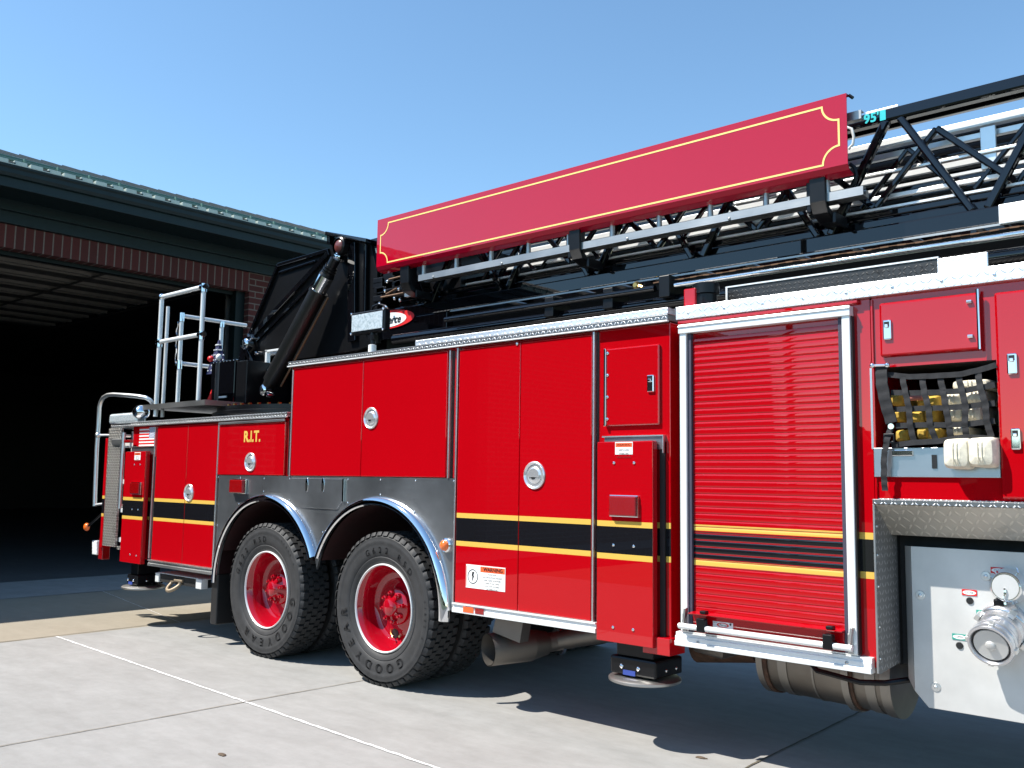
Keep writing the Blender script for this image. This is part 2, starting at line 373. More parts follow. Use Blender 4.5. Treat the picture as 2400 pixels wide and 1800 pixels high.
for px, py, s in ((520, 1770, .022), (1643, 1777, .02)):
    p = at(px, py, 0, 2); b = MB().ball((p.x, p.y, .004), s, (1.4, .7, .25), 6)
    for i in range(5): b.ball((p.x+rnd.uniform(-.03,.03), p.y+rnd.uniform(-.015,.015), .003), s*.35, (1, .8, .4), 4)
    tag(b.build('leaf_litter', M['bark']), 'small dark scrap of leaf on the sunlit concrete ' + ('at the bottom left' if px < 900 else 'in front of the rolling shutter'), 'litter')
# ================================================================ fire station
ST = thing('fire_station', 'brick fire station with open garage bay and dark green metal eaves', 'building', (-13.1, 0, 0))
WX = -13.1; DZ0, DZ1, DY0, DY1 = 0, 4.39, -3.6, 3.79; YL = -22
b = MB().box(WX-.3, WX, DY1, 14, 0, 4.70).box(WX-.3, WX, -4.4, DY0, 0, 4.70).box(WX-.3, WX, YL, -9.4, 0, 4.70).build('brick_wall', M['brick'], ST)
MB().box(WX-.3, WX-.003, DY0+.001, DY1-.001, DZ1, 4.70).box(WX-.3, WX-.003, -9.399, -4.401, DZ1, 4.70).build('brick_lintel', M['soldier'], ST)
MB().box(WX-.28, WX+.06, YL, 14, 4.703, 5.06).box(WX+.06, WX+.13, YL, 14, 4.86, 5.06).box(WX+.13, -12.40, YL, 14, 5.00, 5.06).box(-12.40, -12.30, YL, 14, 4.97, 5.18).build('soffit', M['green'], ST, .006)
g = MB(); prof = [(-12.30, 5.09), (-12.255, 5.10), (-12.235, 5.14), (-12.235, 5.19), (-12.215, 5.215), (-12.215, 5.238), (-12.30, 5.238)]
g.prism(prof, YL, 14); g.v = [Vector(v) for v in g.v]
gt = g.build('gutter', M['green'], ST)
MB().box(-12.312, -12.208, YL, 14, 5.2385, 5.250).build('gutter_edge', M['gutlight'], ST)
rf = MB(); sl = .345; RL = 7.0
rf.add([(-12.29, YL-.3, 5.252), (-12.29, 14, 5.252), (-12.29-RL, 14, 5.252+RL*sl), (-12.29-RL, YL-.3, 5.252+RL*sl),
        (-12.29, YL-.3, 5.19), (-12.29, 14, 5.19), (-12.29-RL, 14, 5.19+RL*sl), (-12.29-RL, YL-.3, 5.19+RL*sl)], [(0,1,2,3),(7,6,5,4),(0,4,5,1),(1,5,6,2),(2,6,7,3),(3,7,4,0)])
ROOF = rf.build('roof', M['roofdk'], ST)
sb = MB(); sg = MB(); br = MB()
y = YL
while y < 14:
    sb.bar((-12.27, y, 5.262), (-12.29-RL, y, 5.262+RL*sl), .022, .05); y += .413
sb.build('standing_seam', M['green'], ROOF, .004)
y = YL; i = 0
while y < 14:
    sg.box(-12.40, -12.31, y+.01, y+.165, 5.262, 5.328).box(-12.40, -12.31, y+.205, y+.355, 5.262, 5.328); br.box(-12.50, -12.46, y+.175, y+.195, 5.27, 5.43); y += .413
sg.build('snow_guard', M['gutlight'], ROOF, .008)
br.tube([(-12.50, YL, 5.385), (-12.50, 14, 5.385)], .020, 8).tube([(-12.62, YL, 5.45), (-12.62, 14, 5.45)], .020, 8); br.build('snow_rail', M['greenlit'], ROOF)
MB().box(WX-.29, WX-.12, DY1-.16, DY1-.001, 0, 4.39).box(WX-.29, WX-.12, DY0, DY0+.12, 0, 4.39).box(WX-.29, WX-.20, DY0+.12, DY1-.16, 4.33, 4.389).build('door_frame', M['jamb'], ST, .005)
wi = MB().box(-40, WX-.3, 13.8, 14, 0, 5.4).box(-40, WX-.3, YL, YL+.2, 0, 5.4).box(-40.2, -40, YL, 14, 0, 5.4)
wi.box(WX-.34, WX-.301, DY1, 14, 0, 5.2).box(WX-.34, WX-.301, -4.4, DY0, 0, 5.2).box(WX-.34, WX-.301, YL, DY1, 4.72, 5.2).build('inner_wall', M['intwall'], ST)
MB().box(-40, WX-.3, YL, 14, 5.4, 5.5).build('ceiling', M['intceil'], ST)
od = MB()
ob = MB()
for i in range(9):
    x1 = WX-.62-i*.80; z = 4.56
    od.box(x1-.78, x1, DY0+.1, DY1-.2, z, z+.04)
    ob.box(x1-.07, x1-.0, DY0+.1, DY1-.2, z-.05, z-.001).box(x1-.34, x1-.28, DY0+.1, DY1-.2, z-.03, z-.001)
for k in range(5): od.box(WX-7.7, WX-.62, DY0+.35+k*1.72, DY0+.41+k*1.72, z-.06, z-.0515)
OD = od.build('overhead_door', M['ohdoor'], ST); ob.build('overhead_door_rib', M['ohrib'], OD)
tr = MB()
for yy in (DY1-.12, DY0+.06):
    tr.bar((WX-.42, yy, 0), (WX-.42, yy, 4.3), .05, .07).bar((WX-.75, yy, 4.58), (WX-5.2, yy, 4.58), .05, .06).tube([(WX-.42, yy, 4.28), (WX-.48, yy, 4.45), (WX-.62, yy, 4.56), (WX-.78, yy, 4.58)], .03, 8)
for x in (-14.5, -16, -17.8): tr.bar((x, DY1-.12, 4.6), (x, DY1-.12, 5.4), .03, .03).bar((x, -.2, 4.66), (x, -.2, 5.4), .03, .03)
tr.build('door_track', M['alu'], ST)
for i, (x, y) in enumerate(((-17, 1.2), (-20, 1.2), (-23, 1.2), (-17, -4), (-21, -4), (-26, 3))):
    MB().box(x-.6, x+.6, y-.09, y+.09, 5.05, 5.14).build('ceiling_light', M['whitepaint'], ST)
# ---------------- what the paintwork mirrors from across the lot
tl = MB(); rr = random.Random(3)
for i in range(90):
    x = -120 + i*1.9; h = 14.6 if x < -42 else 9.5 if x < -34 else 6.2 if x < -27 else 5.4 if x < -20 else 4.2 if x < -14 else 3.4; h *= rr.uniform(.86, 1.06)
    if x < -24: 
        pass
    for j in range(3): tl.ball((x+rr.uniform(-1,1), -36+rr.uniform(-1.5,1.5), h*(.3+.27*j)-.4), h*.2+rr.uniform(0,.5), (1.15,1,1.05), 7)
for v in tl.v: v += Vector((rr.uniform(-.25,.25), rr.uniform(-.25,.25), rr.uniform(-.25,.25)))
o = tl.build('far_trees', M['leaf']); o['kind'] = 'stuff'; o['label'] = 'dark line of trees across the lot mirrored in the red paint'; o['category'] = 'trees'
up = thing('utility_pole', 'wooden utility pole across the lot mirrored in the rolling shutter', 'utility pole', (-16.3, -30, 0))
MB().tube([(-16.3,-30,0),(-16.3,-30,11.5)], .17, 10, .12).build('pole', M['bark'], up)
MB().box(-17.4,-15.2,-30.1,-29.98,10.6,10.75).box(-17.1,-15.5,-30.1,-29.98,9.8,9.9).build('crossarm', M['bark'], up)
# ================================================================ the ladder truck
T = thing('fire_truck', 'red aerial ladder fire truck with black and yellow stripe backed up to the station', 'fire truck', (-5.0, 1.25, 0))
ZT, ZM, ZB = 2.308, 1.441, .650
XR, XC1, XC2, XBX = X(308, 1.3), X(361, 1.3), X(504, 1.3), X(675, 1.9)
XR = -9.0; XF0, XF1 = X(507, 1.0), X(1066, 1.0)
XG0, XG1 = X(1567, 1.5), X(1587, 1.5); XE = -1.727; XEND = 1.4; YW = 2.49
# shell of the body, built as hollow boxes of red sheet behind the doors
sh = MB()
sh.box(-9.0, XF0-.012, .022, YW, .64, 1.905)                       # rear
sh.box(XF0-.01, XBX, .022, YW, 1.44, 1.905)                        # above rear axle
sh.box(XBX, XF1, .022, YW, 1.44, ZT)                             # above axles
sh.box(XF1, XG0, .022, .75, .615, ZT).box(XF1, XG0, .76, YW, .9, ZT)
BODY = sh.build('body', M['redstripe'], T, .006)
sh = MB().box(XG1, XE, .022, .75, .615, ZT).box(XG1, XE, .76, YW, .9, ZT)
sh.build('side_body', M['redstripe'], T, .006)
MB().box(XG0, XG1, .16, 2.3, .62, 2.30).build('body_gap_panel', M['redwell'], T)
# upper front body around the hose opening
NX0, NX1, NZ0, NZ1 = X(2044, 1.5), X(2342, 1.5), 1.655, 2.02
NZ0 = Z(2048, 1052); NZ1 = Z(2043, 862)
f = MB(); f.box(XE+.002, NX0, .022, .8, 1.355, ZT).box(NX0, NX1, .022, .8, NZ1, ZT).box(NX0, NX1, .022, .8, 1.355, NZ0).box(NX1, XEND, .022, .8, 1.355, ZT)
f.box(XE+.002, XEND, .8, YW, .9, ZT)
f.build('front_body', M['red'], T)
# raised lip round the panel joint
MB().box(XE-.001, XE+.010, .012, .03, 1.36, ZT-.01).build('panel_seam', M['red'], T, .003)
# ---- chassis and wheel wells
ch = MB().box(-9.6, 1.2, .86, 1.02, .62, .88).box(-9.6, 1.2, 1.48, 1.64, .62, .88).box(-8.9, -7.4, .3, 2.2, .55, .64)
ch.box(-4.4, 1.2, .8, 1.7, .45, .7).box(-5.4, -5.05, .5, 2.0, .42, .62).box(-6.8, -6.5, .5, 2.0, .42, .62).tube([(-7.2, 1.25, .52), (-4.6, 1.25, .52)], .16, 16)
ch.box(-7.3, -4.5, .78, .84, .5, 1.44)
ch.build('chassis', M['chassis'], T)
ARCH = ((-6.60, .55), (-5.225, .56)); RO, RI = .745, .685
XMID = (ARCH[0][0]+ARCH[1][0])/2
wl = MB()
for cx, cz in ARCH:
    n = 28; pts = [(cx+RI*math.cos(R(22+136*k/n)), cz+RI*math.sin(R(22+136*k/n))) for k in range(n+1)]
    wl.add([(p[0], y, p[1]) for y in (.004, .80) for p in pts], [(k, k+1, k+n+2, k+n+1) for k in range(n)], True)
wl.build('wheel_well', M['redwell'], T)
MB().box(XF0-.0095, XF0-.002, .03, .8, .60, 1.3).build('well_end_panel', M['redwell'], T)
# ---- steel fender panel with the two arches cut out
zb = .60; poly = [(XF0, ZM), (XF0, zb)]
def arc(cx, cz, r, a0, a1, n=26): return [(cx+r*math.cos(R(a0+(a1-a0)*k/n)), cz+r*math.sin(R(a0+(a1-a0)*k/n))) for k in range(n+1)]
rr_ = RO-.03
aR = math.degrees(math.acos((XMID-ARCH[0][0])/rr_)); aL = 180-math.degrees(math.acos((ARCH[1][0]-XMID)/rr_))
poly += arc(*ARCH[0], rr_, 176, aR) + arc(*ARCH[1], rr_, aL, 2) + [(XF1-.004, .60), (XF1-.004, ZM)]
FEN = MB().prism(poly, .004, .021).build('fender_panel', M['steel'], T)
for i, (cx, cz) in enumerate(ARCH):
    fl = MB(); prof = [(RO+.004, .003), (RO, -.018), (RO-.014, -.036), (RO-.034, -.046), (RO-.052, -.044), (RO-.060, -.034), (RO-.056, -.020)]
    a0, a1 = (math.degrees(math.acos(min(1, (XMID-cx-.004)/RO))), 181) if i == 0 else (-3, 180-math.degrees(math.acos(min(1, (cx-XMID-.004)/RO))))
    n = 48; vs = []
    for k in range(n+1):
        a = R(a0+(a1-a0)*k/n)
        for r, yy in prof:
            xx = cx+r*math.cos(a)
            if i == 0: xx = min(xx, XMID-.002)
            else: xx = max(xx, XMID+.002)
            vs.append((xx, yy, cz+r*math.sin(a)))
    m = len(prof); fl.add(vs, [(k*m+j, k*m+j+1, (k+1)*m+j+1, (k+1)*m+j) for k in range(n) for j in range(m-1)], True)
    fl.build('fender_flare', M['chrome'], FEN)
rv = MB()
def rivet(mb, x, y, z, r=.007): mb.ball((x, y, z), r, (1, .6, 1), 4)
z5 = lambda a, b, y=0: at(500+a/2.765, 1050+b/2.765, y)
for a, b in ((30,188),(172,192),(327,198),(492,198),(322,282),(163,362),(488,340),(870,203),(1080,207),(1307,212),(1555,215),(1078,302),(868,355),(1300,415),(628,540),(706,545),(22,500),(538,375),(620,378),(700,380),(785,383)):
    p = z5(a, b); rivet(rv, p.x, .003, p.z)
rv.build('rivet', M['chrome'], FEN)
p0, p1 = z5(506, 195), z5(838, 400)
ch_ = .07; fd = MB().prism([(p0.x, p0.z), (p1.x, p0.z), (p1.x, p1.z+ch_), (p1.x-ch_, p1.z), (p0.x+ch_, p1.z), (p0.x, p1.z+ch_)], -.004, .0035)
FD = fd.build('access_panel', M['steel'], FEN, .002)
MB().box(p1.x-.002, p1.x+.014, -.010, .003, p1.z+.06, p0.z).build('access_hinge', M['chrome'], FEN)
for a in (610, 715):
    q = z5(a, 240); l = MB().prism([(q.x+.022*math.cos(t)*.8, q.z+.055*math.sin(t)) for t in [i*math.pi/8 for i in range(16)]], -.009, -.004); l.build('latch', M['chrome'], FD, .002)
    MB().box(q.x-.009, q.x+.009, -.012, -.009, q.z-.045, q.z+.015).build('latch_slot', M['blackfilm'], FD)
# ---- trims
def trim(name, x0, x1, z0, z1, mat, y=-.012, top=.12): return MB().box(x0, x1, y, top, z0, z1).build(name, mat, T, .003)
zr = 1.907
trim('rear_top_trim', -9.015, XBX-.002, zr+.006, zr+.042, M['tread']); MB().box(-9.02, XBX-.002, -.020, .0, zr-.004, zr+.006).build('trim_lip', M['alu'], T, .002)
MB().box(-9.0, XBX-.01, .12, 2.4, zr+.002, zr+.02).build('rear_deck', M['treadtop'], T)
xs = X(975, 2.35)
trim('upper_trim', XBX-.012, XG0+.004, ZT+.006, ZT+.040, M['tread']); MB().box(XBX-.014, XG0+.006, -.020, .0, ZT-.002, ZT+.006).build('trim_lip', M['whitealu'], T, .002)
trim('upper_trim', xs, XG0+.002, ZT+.041, ZT+.078, M['treadbr'], -.008)
trim('front_top_trim', XG1+.002, XEND, ZT, ZT+.070, M['treadbr'])
rt = MB()
x = XG1+.08
while x < XEND: rt.ball((x, -.013, ZT+.03), .007, (1,.5,1), 4); x += .215
rt.build('trim_screw', M['chrome'], T)
MB().box(XBX, XG0, .12, 2.4, ZT+.002, ZT+.02).box(XG1, XEND, .12, 2.4, ZT+.002, ZT+.02).build('upper_deck', M['treaddk'], T)
MB().box(XG1+.01, X(2010, 2.29), -.006, .02, ZT-.022, ZT-.002).build('drip_rail', M['red'], T, .004)
def sill(name, x0, x1, z0, z1, mat='alu', y=-.016):
    h = z1-z0
    return MB().prism([(y, z0), (y, z0+h*.42), (y+.008, z0+h*.46), (y+.010, z0+h*.80), (y-.002, z0+h*.86), (y-.002, z1), (.03, z1), (.03, z0)], x0, x1, 'x').build(name, M[mat], T)
sill('rear_sill', XC1-.02, XC2+.02, .594, .648)
sill('side_sill', XF1+.0, X(1399, .6), .590, .648, 'whitealu')
for a, b_, m_ in ((1090, 1114, 'orange'), (1118, 1138, 'lensred')):
    q0, q1 = X(a, .62), X(b_, .62); MB().box(q0, q1, -.0185, -.0165, .600, .634).build('reflector', M[m_], T)
# ---- doors
def door(name, x0, x1, z0, z1, mat, y0=0.0, y1=.021, bv=.004): return MB().box(x0, x1, y0, y1, z0, z1).build(name, mat, T, bv)
def paddle(d, px, py, r=.078, y=0.0, sx=1.0):
    q = at(px, py, y); c = (q.x, 0, q.z); o = MB()
    o.lathe([(r*1.0, y+.001), (r*1.0, y-.006), (r*.93, y-.011), (r*.86, y-.008), (r*.80, y-.002), (r*.62, y-.0012), (r*.55, y-.006), (r*.30, y-.009), (.0001, y-.009)], c, n=36)
    H = o.build('door_handle', M['satin'], d)
    q2 = MB().prism([(q.x+r*.52*math.cos(t), q.z+r*.52*math.sin(t)) for t in [R(-15+210*i/12) for i in range(13)]], y-.012, y-.008); q2.build('handle_paddle', M['satin'], d, .002)
    MB().disc((q.x-r*.06, y-.0105, q.z-r*.05), r*.24, n=20).build('handle_recess', M['blackfilm'], d)
    return H
g = .0045
xa, xb, xc = X(361, 1.2), X(433, 1.2), X(504, 1.2)
door('compartment_door', xa, xb-g/2, ZB, 1.888, M['redstripe']); d = door('compartment_door', xb+g/2, xc, ZB, 1.888, M['redstripe']); paddle(d, 443, 1155)
d = door('upper_door', X(512, 1.7), X(667, 1.7), ZM+.004, 1.872, M['red']); paddle(d, 587, 1083)
MB().box(X(515, 1.88), X(669, 1.88), -.014, .0, 1.876, 1.894).build('door_drip_edge', M['alu'], d, .002)
rit = MB(); text_on(rit, "R.I.T.", .125, (at(591, 1024).x, Z(591, 1024)), -.0012, sx=.95, bold=.004); rit.build('door_lettering', M['yellow'], d)
xa, xb, xc = X(684, 1.8), X(848, 1.8), X(1046, 1.8)
door('upper_door', xa, xb-g/2, ZM+.004, ZT-.018, M['red']); d = door('upper_door', xb+g/2, xc, ZM+.004, ZT-.018, M['red']); paddle(d, 870, 980)
xa, xb, xc = X(1072, 1.5), X(1217, 1.5), X(1386, 1.5)
D1 = door('compartment_door', xa, xb-g/2, ZB, ZT-.022, M['redstripe']); d = door('compartment_door', xb+g/2, xc, ZB, ZT-.022, M['redstripe']); paddle(d, 1253, 1114, .084)
rv = MB()
for px, py in ((1212, 806),): q = at(px, py); rivet(rv, q.x, -.003, q.z, .011)
rv.build('door_bolt', M['chrome'], d)
hg = MB()
for px, z0, z1 in ((679, ZM, 2.28), (1050, ZM, 2.29), (1068, .62, 2.30), (1391, .62, 2.30), (360, .66, 1.89), (509, .6, 1.885)):
    x = X(px, 1.5); hg.box(x-.006, x+.006, -.006, .021, z0, z1)
hg.build('door_hinge', M['alu'], T, .002)
hg = MB()
for px, z0, z1 in ((1054, ZM, 2.29), (1396, .62, 2.30), (670, 1.45, 1.9)):
    x = X(px, 1.5); hg.box(x-.006, x+.006, .018, .0225, z0, z1)
hg.build('door_seal', M['blackfilm'], T)
# warning sign on the big door
q0, q1 = at(1093, 1322), at(1184, 1383); y = -.0012
w0, w1, v1, v0 = q0.x, q1.x, q0.z, q1.z-.012
pl = MB().box(w0, w1, y, 0, v0, v1).build('warning_plate', M['white'], D1)
xx = w0+(w1-w0)*.36
MB().box(xx+.005, w1-.004, y-.001, y, v1-.040, v1-.006).box(w0+.003, w0+.006, y-.001, y, v0+.01, v1-.01).build('warning_band', M['orange'], D1)
t = MB(); text_on(t, "WARNING", .034, ((xx+w1)/2+.006, v1-.023), y-.0015, bold=.001)
for i in range(6): text_on(t, ["FUNCTION", "ELECTROCUTION HAZARD", "KEEP CLEAR OF POWER", "LINES AT ALL TIMES", "STAY OUT OF AREA", "IN OPERATION"][i], .0135, ((xx+w1)/2, v1-.052-i*.018), y-.0015)
cx, cz, r = (w0+xx)/2, (v0+v1)/2, .045
for k in range(32):
    a, b_ = 2*math.pi*k/32, 2*math.pi*(k+1)/32
    t.quad(*[(cx+rr*math.cos(aa), y-.0015, cz+rr*math.sin(aa)) for rr, aa in ((r, a), (r*.9, a), (r*.9, b_), (r, b_))])
t.quad((cx-.004, y-.0015, cz+.03), (cx+.014, y-.0015, cz+.028), (cx+.002, y-.0015, cz+.004), (cx-.010, y-.0015, cz+.003)).quad((cx-.002, y-.0015, cz+.006), (cx+.012, y-.0015, cz+.006), (cx-.006, y-.0015, cz-.032), (cx-.004, y-.0015, cz-.004))
t.build('warning_text', M['blackfilm'], D1)
# flag decal on the rear corner
q0, q1 = at(323, 1002), at(362, 1048); fx0, fx1, fz1, fz0 = q0.x, q1.x-.01, q0.z, q1.z
MB().box(fx0, fx1, .0200, .0218, fz0, fz1).build('flag_decal', M['white'], T)
s_ = MB(); h = (fz1-fz0)/13; cxn = fx0+(fx1-fx0)*.58
for i in range(0, 13, 2):
    z1 = fz1-i*h; s_.box(fx0, cxn if i < 7 else fx1, .0190, .0199, z1-h, z1)
s_.build('flag_stripes', M['redfilm'], T)
MB().box(cxn+.0005, fx1, .0188, .0199, fz1-7*h, fz1).build('flag_canton', M['bluefilm'], T)
s_ = MB()
for i in range(9):
    for j in range(6 if i % 2 == 0 else 5):
        s_.disc((cxn+(fx1-cxn)*(j+.5+(.5 if i % 2 else 0))/6.2, .0182, fz1-7*h*(i+.7)/9.4), .0075, 'y', 5)
s_.build('flag_stars', M['white'], T)
# ---- marker lamps
def lamp(px0, py0, px1, py1, y, parent, depth=.045):
    a, b_ = at(px0, py0, y-depth), at(px1, py1, y-depth); x0, x1 = a.x, b_.x; z0, z1 = b_.z, a.z
    MB().box(x0-.006, x1+.006, y-.016, y, z0-.006, z1+.006).build('lamp_bezel', M['chrome'], parent, .005)
    return MB().box(x0, x1, y-depth, y-.016, z0, z1).build('marker_light', M['lensred'], parent, .010, seg=3)
lamp(537, 1124, 566, 1156, .002, T)
q = at(1039, 1278, -.02); MB().lathe([(.046, .003), (.046, -.010), (.036, -.016)], (q.x+.01, 0, q.z), n=28).build('side_marker_bezel', M['chrome'], T)
MB().lathe([(.036, -.016), (.034, -.030), (.024, -.042), (.0001, -.046)], (q.x+.01, 0, q.z), n=28).build('side_marker_light', M['lensamber'], T)
# ---- stabiliser (outrigger) covers
def outrigger(x0, x1, z0, z1, xs0, xs1, lampbox, notch, sticker, bolts):
    rec = MB().box(xs0, xs1, .010, .0215, z0+.05, z1).build('stabiliser_slot', M['blackfilm'], T)
    c = MB().box(x0, x1, -.05, -.040, z0, z1).box(x1-.010, x1, -.04, -.004, z0, z1).box(x0, x0+.01, -.04, -.004, z0, z1).box(x0+.01, x1-.01, -.04, -.004, z1-.01, z1).build('stabiliser_cover', M['redstripe'], T, .003)
    n_ = MB().box(x0-.002, xs1, -.004, .021, notch, notch+.008).box(xs1-.006, xs1, -.004, .021, notch-.09, notch).build('recess_frame', M['alu'], T)
    MB().box(x0+.01, xs1-.008, .004, .0214, notch-.07, notch-.002).build('recess_back', M['steel'], T)
    lamp(*lampbox, -.05, c, .03)
    r_ = MB()
    for px, py in bolts: q = at(px, py, -.05); r_.ball((q.x, -.052, q.z), .009, (1, .6, 1), 4)
    r_.build('cover_bolt', M['chrome'], c)
    a, b_ = at(sticker[0], sticker[1], -.05), at(sticker[2], sticker[3], -.05)
    MB().box(a.x, b_.x, -.0512, -.0502, b_.z, a.z).build('caution_plate', M['white'], c)
    MB().box(a.x+.004, b_.x-.004, -.0522, -.0513, a.z-.028, a.z-.006).build('caution_band', M['orange'], c)
    t = MB(); w = b_.x-a.x
    text_on(t, "WARNING", min(.022, w*.16), ((a.x+b_.x)/2, a.z-.017), -.0530)
    for i in range(3): text_on(t, ["KEEP CLEAR", "STABILIZER", "CRUSH HAZARD"][i], min(.018, w*.11), ((a.x+b_.x)/2, a.z-.045-i*.020), -.0530)
    t.build('caution_text', M['blackfilm'], c)
    return c
ox0, ox1, oz0, oz1 = -3.262, -2.892, .563, 1.656
zz6 = lambda a, b: (1350+a/2.5525, 1000+b/2.5525)
outrigger(ox0, ox1, oz0, oz1, X(1544, 1.2), X(1556, 1.2), (1426, 1162, 1489, 1211), Z(1480, 1024), (1442, 1036, 1483, 1065),
    [zz6(*p) for p in ((227,216),(347,216),(224,708),(345,716),(221,1199),(341,1214))])
zs4 = lambda a, b: (200+a/3.95, 900+b/3.95)
outrigger(-8.99, at(342, 1060, -.05).x, .60, 1.655, X(350, 1.2), X(359, 1.2), (304, 1131, 324, 1158), 1.70, (316, 1060, 329, 1078),
    [zs4(*p) for p in ((455,745),(508,745),(433,1160),(488,1163),(415,1578),(472,1588))])
def jack(cx, cy, ztop, hw=.15):
    MB().box(cx-hw+.03, cx+hw-.03, cy-.10, cy+.13, ztop-.08, ztop+.2).build('jack_leg', M['blacksat'], T, .006)
    j = MB().box(cx-hw, cx+hw, cy-.12, cy+.15, .385, ztop-.08).build('jack_foot_housing', M['blacksat'], T, .012)
    MB().lathe([(.0001, .345), (.19, .345), (.20, .350), (.20, .362), (.185, .372), (.0001, .374)], (cx, cy, 0), 'z', 40).build('jack_foot', M['aludull'], T)
    b_ = MB()
    for dx in (-.07, .04): b_.ball((cx+dx, cy-.125, .43), .013, (1, .6, 1), 5)
    for dy in (-.02, .08): b_.ball((cx+hw+.003, cy+dy, .42), .010, (.6, 1, 1), 5)
    b_.build('jack_bolt', M['chrome'], T); MB().box(cx-.06, cx+.02, cy-.124, cy-.1205, .386, .412).build('jack_tag', M['bluefilm'], T)
jack(-3.07, .14, .56); jack(-8.86, .14, .56, .10)
MB().box(-2.97, -2.80, -.03, .12, .53, .62).build('stabiliser_bracket', M['red'], T, .004)
# ---- small raised door above the middle stabiliser
def raised(name, c00, c10, c11, c01, y=.022, th=.018, mat='red'):
    ps = [at(*c, y-th) for c in (c00, c10, c11, c01)]
    x0 = (ps[0].x+ps[3].x)/2; x1 = (ps[1].x+ps[2].x)/2; z1 = (ps[0].z+ps[1].z)/2; z0 = (ps[2].z+ps[3].z)/2
    o = MB().box(x0, x1, y-th, y, z0, z1).build(name, M[mat], T, .014, seg=3); return o, x0, x1, z0, z1
def latch(px0, py0, px1, py1, parent, y):
    a, b_ = at(px0, py0, y), at(px1, py1, y)
    MB().box(a.x, b_.x, y-.012, y-.0005, b_.z, a.z).build('slam_latch', M['chrome'], parent, .007, seg=3)
    h = a.z-b_.z; w = b_.x-a.x
    MB().box(a.x+w*.2, b_.x-w*.2, y-.0135, y-.0121, a.z-h*.36, a.z-h*.10).build('latch_opening', M['blackfilm'], parent)
    MB().box(a.x+w*.28, b_.x-w*.28, y-.022, y-.0121, a.z-h*.42, a.z-h*.24).build('latch_finger', M['chrome'], parent, .003)
zt = lambda a, b: (1340+a/4.88, 740+b/4.88)
o, x0, x1, z0, z1 = raised('small_door', zt(385, 385), zt(1000, 310), zt(1000, 1245), zt(385, 1262))
MB().box(x0-.008, x0+.006, -.004, .02, z0, z1).build('small_door_hinge', M['chrome'], o, .002)
r_ = MB()
for a, b_ in ((410, 430), (408, 680), (406, 930), (405, 1182)): q = at(*zt(a, b_), .004); r_.ball((q.x, .003, q.z), .010, (1, .6, 1), 5)
r_.build('hinge_bolt', M['chrome'], o); latch(*zt(870, 680), *zt(948, 872), o, .004)
# ---- rolling shutter door
fx0, fx1 = X(1598, 1.5), X(2003, 1.5); fz1 = 2.277; fz0 = .668
RD = MB().box(fx0, fx0+.040, -.018, .021, fz0, fz1-.045).box(fx1-.040, fx1, -.018, .021, fz0, fz1-.045).build('shutter_frame', M['whitealu'], T, .004)
MB().box(fx0-.004, fx1+.004, -.026, .021, fz1-.048, fz1).box(fx0-.006, fx1+.006, -.032, -.0265, fz1-.016, fz1-.008).build('shutter_header', M['whitealu'], RD, .006)
MB().box(fx0+.041, fx1-.041, .034, .038, fz0, fz1).build('shutter_back', M['blackfilm'], RD)
MB().box(fx0+.041, fx0+.062, -.004, .033, fz0, fz1-.049).box(fx1-.062, fx1-.041, -.004, .033, fz0, fz1-.049).build('shutter_seal', simple('purple_grey_seal', (.05, .045, .07), .5), RD)
MB().box(fx1+.001, fx1+.007, -.01, .021, fz0, fz1-.05).box(fx0-.007, fx0-.001, -.01, .021, fz0, fz1-.05).build('shutter_frame_gasket', M['blackfilm'], RD)
sl = MB(); n = int((fz1-.05-RZ0-.03)/SLAT); vs = []; xa, xb = fx0+.064, fx1-.064; rows = []
for i in range(n+1):
    z = RZ0+i*SLAT
    for u, yy in ((.02, .0142), (.06, .0128), (.12, .0120), (.30, .01165), (.50, .01150), (.70, .01165), (.90, .0120), (.95, .0128), (.985, .0142)): rows.append((z+u*SLAT, yy))
for z, yy in rows: vs += [(xa, yy, z), (xb, yy, z)]
sl.add(vs, [(2*i, 2*i+1, 2*i+3, 2*i+2) for i in range(len(rows)-1)], True)
SH = sl.build('shutter_slats', M['redroll'], RD)
MB().box(fx0+.001, fx1-.001, -.006, .0209, .6625, .6675).build('frame_foot', M['whitealu'], RD)
# lift bar assembly
za = Z(1620, 1443, -.03); zb_ = Z(1980, 1482, -.03); q1_, q2_ = (1600, 1470), (2001, 1517); zbar = (Z(*q1_, -.05)+Z(*q2_, -.05))/2; zl = (Z(1618, 1443, -.045)+Z(1981, 1481, -.045))/2
MB().prism([(-.045, zl), (-.048, zl+.006), (.014, zl+.012), (.014, zl+.004)], xa-.004, xb+.004, 'x').build('shutter_ledge', M['red'], RD, .001)
MB().box(xa, xb, -.003, .011, .676, zl-.002).build('shutter_bottom_rail', M['red'], RD, .003)
MB().tube([(fx0+.01, -.050, zbar), (fx1-.01, -.050, zbar)], .0145, 14).build('lift_bar', M['whitealu'], RD)
cl = MB()
for px in (1645, 1942):
    x = X(px, .76, -.05); cl.box(x-.024, x+.022, -.068, -.030, zbar-.017, zl-.012).box(x-.017, x+.017, -.046, -.01, zl+.008, zl+.024).box(x-.02, x+.02, -.03, 0, zbar-.01, zbar+.015)
cl.build('lift_bar_clip', M['blacksat'], RD, .004)
cl = MB()
for x in (fx0+.028, fx1-.028): cl.bar((x, -.03, zbar+.01), (x+.012, -.03, zbar+.09), .012, .028, (0,1,0)).box(x-.012, x+.012, -.028, -.018, .67, .76)
cl.build('bar_bracket', M['aludull'], RD, .002)
a, b_ = at(1671, 1457, -.004), at(1718, 1476, -.004)
LP = MB().box(a.x, b_.x, -.0045, -.0031, b_.z, a.z+.004).build('maker_plate', M['white'], RD)
